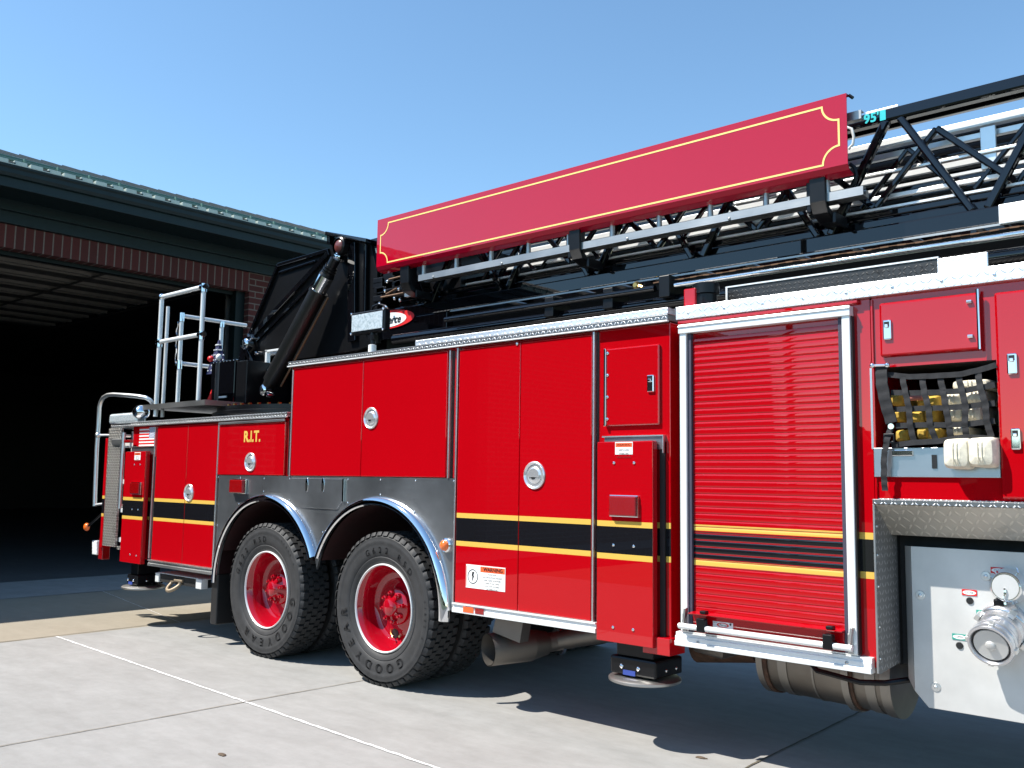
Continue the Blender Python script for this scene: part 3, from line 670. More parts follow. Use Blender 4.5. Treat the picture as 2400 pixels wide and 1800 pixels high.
def ring(mb, cx, cz, rx, rz, y, k0=.72, n=28):
    for k in range(n):
        aa, bb = 2*math.pi*k/n, 2*math.pi*(k+1)/n
        mb.quad(*[(cx+rx*s*math.cos(t), y, cz+rz*s*math.sin(t)) for s, t in ((1, aa), (k0, aa), (k0, bb), (1, bb))])
cx, cz = (a.x+b_.x)/2, (a.z+b_.z)/2+.002
t = MB(); ring(t, cx, cz, .034, .012, -.0050); t.build('plate_oval', M['redfilm'], LP)
t = MB(); text_on(t, "Pierce", .016, (cx, cz), -.0052, .3); t.disc((cx+.043, -.005, cz+.008), .006); text_on(t, "R·O·M", .008, (cx-.042, cz+.010), -.005); t.build('plate_text', M['blackfilm'], LP)
sx0, sx1 = X(1586, .62), X(2046, .60)
MB().prism([(-.022, .592), (-.024, .614), (-.016, .618), (-.016, .640), (-.008, .643), (-.008, .660), (.03, .662), (.03, .592)], sx0, sx1, 'x').build('shutter_sill', M['whitealu'], T, .0015)
r_ = MB()
for px, py in ((1635, 1506), (1984, 1554)): q = at(px, py, -.02); r_.ball((q.x, -.018, q.z), .009, (1, .5, 1), 4)
r_.build('sill_screw', M['aludull'], T)
# ================================================================ wheels (built at the origin, then placed)
TR, TW = .53, .285
def make_tyre(loc, parent):
    o = MB()
    prof = [(.300, .060), (.315, .036), (.335, .024), (.352, .0195), (.358, .0230), (.362, .0190), (.395, .0125), (.430, .0100), (.446, .0105), (.452, .0075), (.470, .0080), (.484, .0130), (.492, .0120), (.500, .0190), (.507, .030), (.512, .034), (.512, TW-.034), (.507, TW-.03), (.484, TW-.013), (.43, TW-.01), (.36, TW-.02), (.30, TW-.06)]
    o.lathe(prof, loc, n=96)
    N = 50
    rows = [(.012, .066, 0), (.072, .112, .5), (.118, .165, 0), (.171, .211, .5), (.217, TW-.012, 0)]
    for j, (y0, y1, ph) in enumerate(rows):
        for i in range(N):
            a = 2*math.pi*(i+ph)/N; da = math.pi/N*(.80 if j in (0, 4) else .84); vs = []
            top = .530; bot = .505
            for r in (bot, top):
                yo0, yo1 = y0, y1
                if j == 0 and r == top: yo0 += .016
                if j == 4 and r == top: yo1 -= .016
                k = .9 if r == top else 1
                for (s, yy) in ((-1, yo0), (-.35, yo0-.004 if j == 0 else yo0), (.35, yo0-.004 if j == 0 else yo0), (1, yo0), (1, yo1), (.35, yo1+.004), (-.35, yo1+.004), (-1, yo1)):
                    sk = .12*(1 if j % 2 else -1) if 0 < j < 4 else 0
                    t = a+da*k*s+sk*(yy-(y0+y1)/2); vs.append((loc[0]+r*math.cos(t), loc[1]+yy, loc[2]+r*math.sin(t)))
            m = 8
            o.add(vs, [tuple(range(m, 2*m))]+[(q, (q+1) % m, (q+1) % m+m, q+m) for q in range(m)])
    return o.build('tyre', M['rubber'], parent, loc=loc)
def make_text(loc, parent):
    o = MB()
    def arc_text(s, size, r, a0, a1, y, bold=.0015):
        n = len(s)
        for i, ch in enumerate(s):
            if ch == ' ': continue
            a = R(a0+(a1-a0)*i/(n-1)); vs, fs = text_geo(ch, size)
            rot = a-math.pi/2
            for dx in (-bold, bold):
                o.add([(loc[0]+r*math.cos(a)+(v.x+dx)*math.cos(rot)-v.y*math.sin(rot), loc[1]+y, loc[2]+r*math.sin(a)+(v.x+dx)*math.sin(rot)+v.y*math.cos(rot)) for v in vs], fs)
    arc_text("GOODYEAR", .090, .405, -8, -122, .0085, .004); arc_text("G622 RSD", .062, .400, 162, 92, .0095, .002)
    arc_text("11R22.5", .025, .462, 60, 30, .0062, .0006)
    return o.build('tyre_lettering', M['rubberdk'], parent, loc=loc)
def make_rim(loc, parent, name='wheel'):
    o = MB()
    o.lathe([(.304, .052), (.310, .038), (.304, .030), (.296, .032), (.290, .042)], loc, n=72); lip = o
    return lip
def wheel(loc, rotdeg=0, name='wheel', hole=True):
    loc = Vector(loc)
    rim = MB().lathe([(.2935, .040), (.284, .052), (.272, .075), (.262, .110), (.256, .160), (.246, .178), (.225, .186), (.200, .190), (.170, .186), (.145, .176), (.0001, .176)], loc, n=72)
    W_ = rim.build(name, M['rimred'], T, loc=loc)
    ty = make_tyre(loc, W_); tx = make_text(loc, W_)
    MB().lathe([(.304, .058), (.3085, .040), (.306, .030), (.300, .027), (.296, .031), (.2935, .0405)], loc, n=72).build('rim_edge', M['whitealu'], W_, loc=loc)
    h = MB().lathe([(.128, .172), (.128, .150), (.118, .140), (.088, .134), (.066, .110), (.060, .084), (.050, .074), (.0001, .070)], loc, n=40)
    for i in range(8):
        a = 2*math.pi*(i+.3)/8; c = loc+Vector((.100*math.cos(a), 0, .100*math.sin(a)))
        h.lathe([(.017, .140), (.017, .112), (.010, .109), (.010, .096), (.0001, .095)], c, n=6, smooth=False)
        h.bar(loc+Vector((.05*math.cos(a), .112, .05*math.sin(a))), c+Vector((0, .128, 0)), .02, .03, (0,1,0))
    h.build('hub', M['rimred'], W_, loc=loc)
    if hole:
        a = R(-52); c = loc+Vector((.198*math.cos(a), 0, .198*math.sin(a)))
        MB().lathe([(.036, .1855), (.034, .1835), (.0001, .1835)], c, n=24).build('hand_hole', M['blackfilm'], W_, loc=loc)
        MB().tube([c+Vector((-.05, .19, -.02)), c+Vector((-.01, .15, .0)), c+Vector((.03, .14, .01))], .0045, 6).tube([c+Vector((.05, .185, .03)), c+Vector((.055, .16, .05))], .008, 6).build('valve_stem', M['brass'], W_, loc=loc)
    W_.rotation_euler = (0, R(rotdeg), 0)
    return W_
W1 = wheel((-6.640, .015, .53), 0, hole=False); W2 = wheel((-5.195, .015, .53), 49)
def dup(o, parent, dloc, rot=None):
    c = o.copy(); C.objects.link(c); c.parent = parent; c.location = o.location+Vector(dloc)
    if rot is not None: c.rotation_euler = rot
    for ch in o.children:
        k = ch.copy(); C.objects.link(k); k.parent = c
    return c
for w in (W1, W2):
    dup(w, T, (0, .33, 0), (0, R(17), 0)); dup(w, T, (0, 2.44, 0), (0, 0, math.pi)); dup(w, T, (0, 2.11, 0), (0, 0, math.pi))
MB().box(-7.47, -7.37, .05, .72, .17, .60).build('mud_flap', M['rubberdk'], T, .01)
# ================================================================ under the body
m = MB(); p = [(-4.20, .17, .395), (-4.00, .20, .405), (-3.80, .24, .42), (-3.62, .36, .47), (-3.3, .55, .52), (-2.8, .6, .52)]
ex = MB(); q = Vector((-4.215, .09, .368)); d = Vector((.34, .94, .03)).normalized()
o_ = []
for h, r in ((0, .100), (.0, .094), (.12, .094)): pass
ex.tube([q, q+d*.30], .101, 28, caps=False).tube([q+d*.001, q+d*.30], .095, 28, caps=False).tube([q+d*.29, q+d*.42], .101, 28, .075)
ex.tube([q+d*.41, q+d*.50+Vector((.02,.0,.01)), q+d*.56+Vector((.12,-.02,.04)), q+d*.60+Vector((.32,-.02,.09)), q+d*.66+Vector((.8,.0,.15))], .062, 20)
ex.add([], []); EX = ex.build('exhaust_pipe', M['exhaust'], T)
MB().prism([(-4.16, .58), (-3.93, .59), (-3.96, .44), (-4.19, .48)], .10, .18).build('heat_shield', M['exhaust'], T)
MB().tube([q+d*.52-d*.012, q+d*.52+d*.012], .086, 20).build('exhaust_clamp', M['chrome'], T)
tk = MB(); c0, c1 = Vector((-2.50, .56, .545)), Vector((-1.80, .56, .52)); TD = (c1-c0).normalized(); TRD = .22
def drum(mb, a, b, r, n=40): mb.tube([c0+(c1-c0)*a, c0+(c1-c0)*b], r, n)
drum(tk, .05, .93, TRD)
TK = tk.build('fuel_tank', M['tank'], T)
o = MB(); drum(o, 0, .05, TRD+.012); drum(o, .66, .71, TRD+.02); drum(o, .93, 1.0, TRD+.012); o.build('tank_rib', M['tankrib'], TK)
o = MB(); drum(o, .17, .24, TRD+.005); drum(o, .43, .445, TRD+.004); drum(o, .82, .89, TRD+.005); o.build('tank_strap', M['tankrib'], TK)
o = MB(); drum(o, .052, .085, TRD+.010); drum(o, .712, .735, TRD+.012); o.build('tank_clamp', M['rust'], TK)
MB().tube([(-2.98, .55, .50), (-2.6, .55, .55)], .10, 20).build('pipe_elbow', M['rust'], T)
MB().tube([(-2.86, .35, .55), (-2.70, .33, .535), (-2.66, .5, .55)], .05, 14).build('under_pipe', M['exhaust'], T)
MB().tube([(-2.2, .30, .56), (-2.12, .24, .52), (-1.9, .22, .50), (-1.78, .22, .515), (-1.70, .3, .53)], .014, 8).build('under_hose', M['blacksat'], T)
# tow step under the rear corner
s0, s1 = at(368, 1358, .06), at(474, 1392, .06); za_ = (s0.z+s1.z)/2
MB().box(s0.x, s1.x, .05, .5, .452, .525).build('tow_step', M['chassis'], T, .004)
a, b_ = X(366, .49, .045), X(374, .49, .045); c_, d_ = X(461, .49, .045), X(474, .49, .045)
MB().box(a, b_, .035, .10, .448, .53).box(c_, d_, .035, .10, .448, .53).box(a, d_, .055, .48, .5255, .533).build('step_end_cap', M['whitealu'], T, .003)
MB().box(d_, X(500, .49, .1), .2, .45, .44, .52).build('step_bracket', M['aludull'], T, .003)
q = at(412, 1370, .02); tw = MB(); tw.tube([(q.x+.075*math.cos(t), q.y-.07*abs(math.sin(t)) if math.sin(t) < 0 else q.y, q.z+.005+.055*math.sin(t)) for t in [R(-200+220*i/16) for i in range(17)]], .016, 10)
tw.tube([(q.x-.07, q.y+.03, q.z+.03), (q.x+.075, q.y+.03, q.z+.035)], .016, 10); tw.build('tow_eye', M['rope'], T)
# ================================================================ rear corner: ladder well, post, rails, lights
xw0, xw1 = X(276, 1.3), -9.003; xp0 = X(247, 1.3)
MB().box(xp0, xw0, .0, .03, .72, 1.90).build('rear_post', M['treaddirty'], T, .006)
MB().box(xp0-.06, xp0-.002, .0, .10, .70, 1.80).build('rear_post_edge', M['redstripe'], T, .004)
MB().box(xp0-.03, xw1, .26, 2.4, .70, 1.88).build('rear_wall', M['whitepaint'], T)
st = MB()
for z in (.77, 1.06, 1.34, 1.70): st.box(xw0+.002, xw1, .035, .258, z, z+.045)
st.build('access_step', M['whitealu'], T, .003)
MB().box(xw0+.002, xw1, .02, .298, .70, .73).build('rear_bumper', M['treaddirty'], T)
MB().box(xp0, xw1-.004, .02, .30, 1.902, 1.93).build('rear_corner_cap', M['tread'], T, .003)
a, b_ = at(239, 962, .12), at(311, 987, .12)
MB().box(-9.62, -9.02, .05, .16, 1.945, 2.055).build('light_bar', M['led'], T, .03, seg=4)
q0, q1 = X(263, 1.76, -.01), X(290, 1.76, -.01); MB().box(q0, q1, -.02, -.001, 1.73, 1.79).build('grab_bar_plate', M['alu'], T, .01)
MB().box(X(293, 1.76, -.02), X(308, 1.76, -.02), -.03, -.004, 1.745, 1.775).build('rear_marker', M['lensred'], T, .006)
o = MB(); p0, p1 = at(288, 1014, -.02), at(283, 1192, -.02); xx = (p0.x+p1.x)/2; o.tube([(xx, -.02, p0.z), (xx, -.02, p1.z)], .019, 12); o.tube([(xx, -.02, p0.z-.03), (xx, .05, p0.z-.03)], .014, 8).tube([(xx, -.02, p1.z+.03), (xx, .05, p1.z+.03)], .014, 8); o.build('grab_bar', M['alu'], T)
o = MB(); P = [(222, 1186), (223.5, 1140), (227, 1050), (231, 990), (233, 955), (236, 943), (242, 932), (252, 926), (266, 924.5), (290, 926), (320, 928.5), (342, 932), (352, 938), (358, 946)]
LQ = []
for i, (a, b_) in enumerate(P): v = at(a, b_, .03); LQ.append((v.x, .03+(0 if i < 8 else .02*(i-8)), v.z))
for i, c_ in enumerate(P):
    yy = .03+(0 if i < 8 else .03*(i-8)); v = at(*c_, yy); LQ[i] = (v.x, yy, v.z)
o.tube(LQ, .021, 12)
v = at(223, 1183, .03); o.tube([(v.x, .03, v.z), (v.x+.16, .10, v.z+.02)], .013, 8)
v = at(230, 1020, .03); o.tube([(v.x, .03, v.z), (v.x+.16, .10, v.z)], .013, 8).ball((v.x, .03, v.z), .03)
o.build('handrail_loop', M['alu'], T)
o = MB(); a, b_ = at(238, 1205, .02), at(208, 1232, -.02); o.tube([a, b_], .012, 8); o.build('marker_arm', M['blacksat'], T); MB().ball(at(203, 1235, -.02), .042, (1, .7, 1)).build('amber_marker', M['lensamber'], T)
o = MB()
for i in range(4): v = at(225.5, 1272+i*7.6, .05); o.box(v.x-.055, v.x+.055, .03, .10, v.z-.022, v.z+.022)
o.build('tail_lamp', M['whitepaint'], T, .008); v = at(237, 1285, .03); MB().box(v.x-.04, v.x+.05, .02, .1, v.z-.11, v.z+.10).build('tail_reflector', M['lensred'], T, .006)
v = at(331, 966, .08); MB().ball(v, .085, (1.15, .95, .85), 16).build('spotlight', M['chrome'], T); MB().disc((v.x+.055, v.y-.055, v.z-.03), .0001).tube([(v.x, v.y, v.z-.10), (v.x, v.y, 1.94)], .02, 10).build('spotlight_post', M['chrome'], T)
# ================================================================ front section: hose opening
NZ0 = Z(2048, 1052); NZ1 = Z(2043, 862)
cav = MB()
cav.quad((NX0, .79, NZ0), (NX1, .79, NZ0), (NX1, .79, NZ1), (NX0, .79, NZ1)); cav.quad((NX0, .03, NZ0), (NX0, .79, NZ0), (NX0, .79, NZ1), (NX0, .03, NZ1)); cav.quad((NX1, .03, NZ0), (NX1, .79, NZ0), (NX1, .79, NZ1), (NX1, .03, NZ1))
cav.box(NX0, NX1, .03, .79, NZ0-.02, NZ0+.002).box(NX0, NX1, .03, .79, NZ1-.002, NZ1+.02); HB = cav.build('hose_compartment', M['chassis'], T)
MB().box(NX0-.004, NX0+.006, .012, .03, NZ0, NZ1).build('opening_edge', M['alu'], HB)
o, x0, x1, z0, z1 = raised('raised_door', (2058, 705), (2295, 690), (2300, 818), (2063, 838), .022, .024)
MB().tube([(x1-.004, -.012, z0), (x1-.004, -.012, z1+.01)], .008, 8).build('raised_door_hinge', M['chrome'], o)
r_ = MB()
for z in (z1-.04, z0+.06): r_.tube([(x1-.05, -.006, z), (x1-.03, -.006, z)], .010, 8)
r_.build('hinge_bolt', M['chrome'], o); latch(2070, 751, 2091, 796, o, -.002)
# tall door at the right edge of the picture
xl = X(2343, 1.6, 0); DR = MB().box(xl, xl+.62, .0, .022, 1.385, ZT-.045).build('crew_door', M['red'], T, .014, seg=3)
latch(2360, 829, 2386, 877, DR, 0); latch(2369, 1004, 2394, 1054, DR, 0)
a, b_ = at(2048, 1052, .012), at(2346, 1120, .012)
PL = MB().box(a.x, b_.x, .008, .021, b_.z, NZ0+.004).build('kick_plate', brushed('kick_plate_steel', (.62, .64, .67), .34), T, .002)
q = at(2189, 1082, 0); MB().box(q.x-.010, q.x+.010, .002, .0075, q.z-.03, q.z+.03).build('plate_slot', M['blackfilm'], PL)
q = at(2115, 1062, 0); MB().box(q.x-.045, q.x+.045, -.004, .0075, q.z-.012, q.z+.014).build('plate_catch', M['chrome'], PL, .003)
# cargo net of webbing
zn = lambda a, b: (2000+a/3.017, 600+b/3.017)
def strap(mb, pts, w, y0=-.006, sag=0, th=.004):
    P = [at(*zn(*p), y0) for p in pts]; vs = []
    L = []
    for i in range(len(P)-1):
        for k in range(6): L.append(P[i].lerp(P[i+1], k/6))
    L.append(P[-1])
    for i, p in enumerate(L):
        d = (L[min(i+1, len(L)-1)]-L[max(i-1, 0)]).normalized(); nn = Vector((-d.z, 0, d.x)); t = i/(len(L)-1)
        bulge = -.012*math.sin(math.pi*t)+.003*math.sin(i*1.7)
        for s in (-1, 1):
            for yy in (0, th): vs.append(p+nn*s*w/2+Vector((0, bulge+yy+y0*0, 0)))
    n = len(L); mb.add(vs, [f for i in range(n-1) for f in ((4*i, 4*i+2, 4*i+6, 4*i+4), (4*i+1, 4*i+5, 4*i+7, 4*i+3), (4*i, 4*i+4, 4*i+5, 4*i+1), (4*i+2, 4*i+3, 4*i+7, 4*i+6))], True)
net = MB()
for pts in ([(240,838),(400,855),(560,850),(760,838),(900,805),(1010,770)], [(265,965),(420,970),(600,965),(780,955),(1000,910)], [(290,1085),(480,1078),(640,1075),(800,1065),(1000,1040)], [(300,1200),(480,1195),(660,1195),(800,1190),(1000,1165)], [(270,1340),(420,1320),(600,1310),(800,1280),(980,1290)]): strap(net, pts, .024)
for pts in ([(345,850),(370,960),(400,1080),(405,1200),(430,1320)], [(485,855),(505,965),(540,1080),(545,1195),(580,1300)], [(610,845),(640,965),(660,1075),(680,1190),(690,1300)], [(740,840),(770,950),(800,1065),(790,1190),(800,1280)], [(880,820),(900,930),(940,1050),(945,1165),(975,1280)]): strap(net, pts, .026, -.011)
NET = net.build('cargo_net', M['web'], T)
o = MB(); strap(o, [(195,780),(205,900),(235,1050),(270,1180)], .052, -.016, th=.008); strap(o, [(262,1220),(245,1290),(222,1420),(220,1560),(222,1660)], .026, -.020, th=.004); o.build('net_belt', M['web'], T)
v = at(*zn(268, 1205), -.03); MB().lathe([(.013, -.036), (.013, -.024)], (v.x, 0, v.z), n=16).disc((v.x, -.036, v.z), .013).build('belt_rivet', M['chrome'], T)
v = at(*zn(250, 1290), -.03); MB().box(v.x-.024, v.x+.024, -.030, -.024, v.z-.022, v.z-.014).box(v.x-.024, v.x+.024, -.030, -.024, v.z+.014, v.z+.022).box(v.x-.024, v.x-.018, -.030, -.024, v.z-.014, v.z+.014).box(v.x+.018, v.x+.024, -.030, -.024, v.z-.014, v.z+.014).build('belt_buckle', M['blacksat'], T, .002)
v0, v1 = at(*zn(135, 775), -.02), at(*zn(240, 772), -.02); MB().tube([v0, v1], .007, 8).ball(v0, .013, n=6).ball(v1, .013, n=6).build('net_pin', M['chrome'], T)
# hoses lying in the compartment
def hose_fold(name, cx, z, w, h, y0, y1, mat, lab, tilt=0, grp=None, lines=True):
    n = 20; o = MB(); prof = []
    for k in range(n):
        t = 2*math.pi*k/n; e = .36
        prof.append((w/2*math.copysign(abs(math.cos(t))**e, math.cos(t)), h/2*math.copysign(abs(math.sin(t))**e, math.sin(t))))
    ys = [(y0, .35), (y0+.012, .82), (y0+.035, .98), (y0+.06, 1.0)] + [(y0+.06+(y1-y0-.06)*i/3, 1.0) for i in range(1, 4)]
    vs = [(cx+a*s+tilt*b_*0, y, z+b_*s*(1+.03*math.sin(3*a/w))) for y, s in ys for a, b_ in prof]
    o.add(vs, [(i*n+k, i*n+(k+1)%n, (i+1)*n+(k+1)%n, (i+1)*n+k) for i in range(len(ys)-1) for k in range(n)], True)
    o.f.append(tuple(range(n))); o.sm.append(True)
    if lines:
        for dx in (-.008, .008): o.tube([(cx+dx, y0+.02, z+h*.43), (cx+dx*1.02, y0-.002, z+h*.28), (cx+dx, y0-.004, z), (cx+dx, y0-.002, z-h*.28), (cx+dx, y0+.02, z-h*.43)], .0022, 5)
    return tag(o.build(name, M[mat], None, loc=(cx, (y0+y1)/2, z)), lab, 'fire hose', grp)
G = 'folded hoses packed behind the cargo net'
def hz(a, b, y): v = at(*zn(a, b), y); return v.x, v.z
for (a, b_, w, h, y0, lab) in ((740, 1398, .112, .132, -.085, 'cream folded hose end sticking out over the steel plate, left of the two'), (912, 1388, .112, .128, -.080, 'cream folded hose end sticking out over the steel plate, right of the two')):
    cx, cz = hz(a, b_, -.04); hose_fold('fire_hose', cx, cz, w, h, y0, .25, 'hosew', lab, grp=G)
for (a, b_, w, h, lab) in ((860, 1115, .085, .075, 'cream hose fold behind the net just above the two protruding ends, right'), (725, 1120, .075, .065, 'cream hose fold behind the net just above the two protruding ends, left'), (880, 1000, .085, .06, 'cream hose fold in the upper right of the netted bay'), (725, 1020, .075, .055, 'cream hose fold in the middle of the netted bay beside yellow hose'), (850, 915, .16, .045, 'flat cream hose fold topmost behind the net'), (750, 1240, .09, .04, 'thin cream hose fold squeezed between net straps above left protruding end')):
    cx, cz = hz(a, b_, .10); hose_fold('fire_hose', cx, cz, w, h, .04, .4, 'hosew', lab, grp=G)
i = 0
yl = ['mustard yellow hose loop at the top left behind the net', 'yellow hose loop at the top beside the pink coupling', 'yellow hose loop right of the pink coupling', 'yellow hose loop in the left middle of the bay', 'small yellow hose loop in the centre of the bay', 'yellow hose loop in the centre next to cream hoses', 'yellow hose loop at the bottom left of the bay', 'tilted yellow hose loop at the bottom centre of the bay', 'yellow hose loop at the bottom next to the cream hoses']
for k, (a, b_) in enumerate(((325, 1020), (500, 1030), (580, 1035), (325, 1130), (465, 1145), (550, 1130), (360, 1275), (500, 1255), (585, 1265))):
    cx, cz = hz(a, b_, .10); hose_fold('fire_hose', cx, cz, .055, .058, .045+.02*(k % 2), .35, 'hosey', yl[k], grp=G, lines=False)
cx, cz = hz(440, 1002, .06); tag(MB().tube([(cx-.035, .05, cz), (cx+.035, .05, cz)], .014, 14).build('hose_coupling', simple('pink_coupling', (.45, .16, .13), .5), None, loc=(cx, .05, cz)), 'dusty pink hose coupling behind the black cargo net', 'hose coupling')
# ---- pump alcove
zh = 1.353
MB().box(XE-.004, XEND, -.012, .03, zh-.002, zh+.020).box(XE, XEND, .02, .05, zh+.0205, zh+.024).build('header_nosing', M['tread'], T, .004)
MB().add([(XE, .0, zh-.004), (XEND, .0, zh-.004), (XEND, .19, 1.206), (XE, .19, 1.206), (XE, .006, zh-.002), (XEND, .006, zh-.002), (XEND, .21, 1.216), (XE, .21, 1.216)], [(0,1,2,3),(7,6,5,4),(0,4,5,1),(2,6,7,3),(0,3,7,4),(1,5,6,2)]).build('alcove_header', tread_plate('diamond_plate_header', 'x', 'z', (.66, .61, .53), freq=30, dirt=.3, strength=.8, rough=.45, metal=.7, con=.25), T)
MB().prism([(.0, .595), (.0, zh-.005), (.19, 1.2055), (.26, 1.2055), (.26, .612), (.02, .595)], XE+.0008, XE+.004, 'x').build('alcove_side', M['treadside'], T)
e = MB()
e.box(XE-.0055, XE+.003, -.008, .0, .597, zh-.003); e.build('alcove_edge', M['aludull'], T, .001)
r_ = MB()
for z in (.66, .80, .98, 1.12, 1.25): r_.ball((XE+.002, .012, z), .006, n=4)
r_.build('edge_screw', M['chrome'], T)
MB().box(XE+.001, XEND, .30, .8, .60, 1.352).box(XE+.0005, XE+.003, .262, .2995, .60, 1.352).build('alcove_back', M['chassis'], T)
yp = .20
A, B_, Cc, D_, E_ = at(2136, 1283, yp), at(2140, 1500, yp), at(2142, 1613, yp), at(2177, 1661, yp), at(2400, 1697, yp)
xpl = (A.x+B_.x+Cc.x)/3; ztp = 1.157; zbt = .440
PP = MB().prism([(xpl, ztp), (xpl, Cc.z-.01), (D_.x, zbt), (1.3, zbt), (1.3, ztp)], yp, yp+.006).build('pump_panel', M['pump'], T, .002)
MB().add([(xpl-.001, yp+.002, ztp), (xpl-.05, yp+.07, ztp-.004), (xpl-.05, yp+.07, Cc.z+.03), (xpl-.001, yp+.002, Cc.z-.01), (D_.x, yp+.002, zbt), (xpl+.02, yp+.07, zbt+.05)], [(0,1,2,3), (3,2,5,4)]).build('pump_panel_flange', M['pump'], PP)
def bolt(px, py): q = at(px, py, yp); return MB().lathe([(.021, yp-.001), (.019, yp-.004), (.008, yp-.0045)], (q.x, 0, q.z), n=24).ball((q.x, yp-.006, q.z), .0085, (1, .6, 1), 6).build('panel_bolt', M['alu'], PP)
bolt(2157, 1395); bolt(2194, 1610); bolt(2311, 1350)
for px, py in ((2273, 1408), (2249, 1513)): q = at(px, py, yp-.002); MB().lathe([(.0155, yp-.003), (.013, yp-.006), (.0001, yp-.006)], (q.x, 0, q.z), n=24).build('port_plug', M['blackfilm'], PP)
for px, py, mm in ((2340, 1337, 'redfilm'), (2272, 1389, 'redfilm'), (2306, 1438, 'greenfilm'), (2249, 1493, 'greenfilm')):
    q = at(px, py, yp-.002); w, h = .031, .013
    L_ = MB().box(q.x-w, q.x+w, yp-.003, yp-.001, q.z-h, q.z+h).build('port_label', M[mm], PP); vs = [(q.x+w*.9*math.cos(t), yp-.0036, q.z+h*.72*math.sin(t)) for t in [2*math.pi*k/24 for k in range(24)]]
    MB().quad(*vs).build('label_oval', M['white'], L_); t = MB(); text_on(t, {'redfilm': 'CLOSE', 'greenfilm': 'OPEN'}[mm], .012, (q.x, q.z), yp-.0040); t.build('label_text', M['blackfilm'], L_)
# upper capped discharge
q = at(2345, 1375, yp-.06); c = (q.x, 0, q.z); y = yp-.06
DC = MB().lathe([(.078, yp-.001), (.076, yp-.02), (.066, yp-.03), (.064, y+.01), (.062, y), (.056, y-.006), (.0001, y-.006)], (q.x+.02, 0, q.z), n=48).build('discharge_cap', M['chrome'], PP)
MB().disc((q.x+.02, y-.0065, q.z), .053, n=40).build('cap_face', simple('satin_cap', (.75, .73, .70), .45, .6), DC)
ch = MB()
def chain(mb, P, r=.0045):
    for i in range(len(P)-1): mb.bar(P[i], P[i+1], r*(2 if i % 2 else .9), r*(.9 if i % 2 else 2))
chain(ch, [(q.x+.018+.003*math.sin(k), y-.012-.0008*k, q.z-.004-.0085*k) for k in range(10)])
a_, b2 = Vector((q.x+.06, yp-.03, q.z+.085)), at(2395, 1344, yp-.004)
chain(ch, [a_.lerp(b2, k/14)+Vector((0, 0, -.015*math.sin(math.pi*k/14))) for k in range(15)], .003); ch.build('cap_chain', M['chrome'], DC)
v = at(2343, 1421, yp-.04); MB().box(v.x-.024, v.x+.024, yp-.045, yp-.001, v.z-.032, v.z+.030).build('drain_lever', M['blacksat'], DC, .006)
# large lower intake: axis tipped down towards the viewer
q = at(2352, 1470, yp); c0_ = Vector((q.x, yp, q.z)); axd = Vector((-.10, -1.0, -.42)).normalized()
def collar(mb, secs, n=48):
    sx = axd.cross(Vector((0,0,1))).normalized(); uz = sx.cross(axd); vs = []
    for r, h in secs: vs += [c0_+axd*h+(sx*math.cos(2*math.pi*k/n)+uz*math.sin(2*math.pi*k/n))*r*.88 for k in range(n)]
    mb.add(vs, [(i*n+k, i*n+(k+1)%n, (i+1)*n+(k+1)%n, (i+1)*n+k) for i in range(len(secs)-1) for k in range(n)], True); return mb
IN = collar(MB(), [(.0001, -.05), (.118, -.05), (.118, .012), (.112, .020), (.104, .022), (.100, .034), (.104, .040), (.100, .052), (.090, .056), (.088, .095), (.100, .100), (.104, .106), (.106, .125), (.102, .131), (.106, .137), (.108, .160), (.104, .168), (.094, .170), (.090, .164), (.086, .146)]).build('intake_fitting', simple('cast_aluminium', (.66, .66, .68), .28, .9, bump=.15, bs=70), PP)
collar(MB(), [(.087, .150), (.0001, .150)]).build('intake_shadow_ring', M['blackfilm'], IN); collar(MB(), [(.080, .154), (.078, .160), (.024, .160), (.022, .168), (.016, .172), (.0001, .172)]).build('intake_cap', M['pump'], IN)
lg = MB(); sx = axd.cross(Vector((0,0,1))).normalized(); uz = sx.cross(axd)
for k in range(4):
    a = R(35+90*k); e_ = c0_+axd*.03+(sx*math.cos(a)+uz*math.sin(a))*.102; lg.bar(e_-axd*.018, e_+axd*.018, .03, .02, (sx*math.cos(a)+uz*math.sin(a)))
    a = R(10+90*k); e_ = c0_+axd*.15+(sx*math.cos(a)+uz*math.sin(a))*.095; lg.bar(e_-axd*.016, e_+axd*.012, .022, .016, (sx*math.cos(a)+uz*math.sin(a)))
lg.build('intake_lug', M['alu'], IN, .003)
# ---- things standing on the front and mid deck behind the trim
q0, q1 = X(1604, 2.4, .05), X(1632, 2.4, .05); MB().box(q0, q1, .04, .06, ZT+.02, 2.485).build('red_tab', M['red'], T, .008)
q = at(1655, 707, .25); MB().lathe([(.0001, .10), (.07, .10), (.075, .095), (.075, .04), (.062, .035), (.062, -.06)], (q.x, .25, q.z), 'z', 32).build('filler_cap', M['blacksat'], T); MB().box(q.x-.08, q.x+.08, .2, .34, 2.32, q.z-.03).build('filler_base', M['aludull'], T)
ty_ = .40; a, b_ = at(1706, 673, ty_), at(2200, 600, ty_); tz = (a.z+b_.z)/2
TRY = MB().box(a.x, b_.x, ty_, ty_+.006, ZT, tz-.008).build('hose_tray', M['treaddk'], T); MB().box(a.x-.012, b_.x, ty_-.006, ty_+.012, tz-.008, tz).box(a.x-.012, a.x-.0005, ty_-.006, ty_+.012, ZT, tz-.008).build('tray_edge', M['whitealu'], TRY)
a, b_ = X(2198, 2.43, .09), X(2317, 2.43, .09); MB().box(a, b_, .08, .09, ZT+.01, Z(2260, 598, .085)).build('tray_end_plate', M['treadbr'], T, .006)
MB().box(b_+.05, XEND, .5, .52, ZT, 2.52).build('tray_back', M['blacksat'], T)
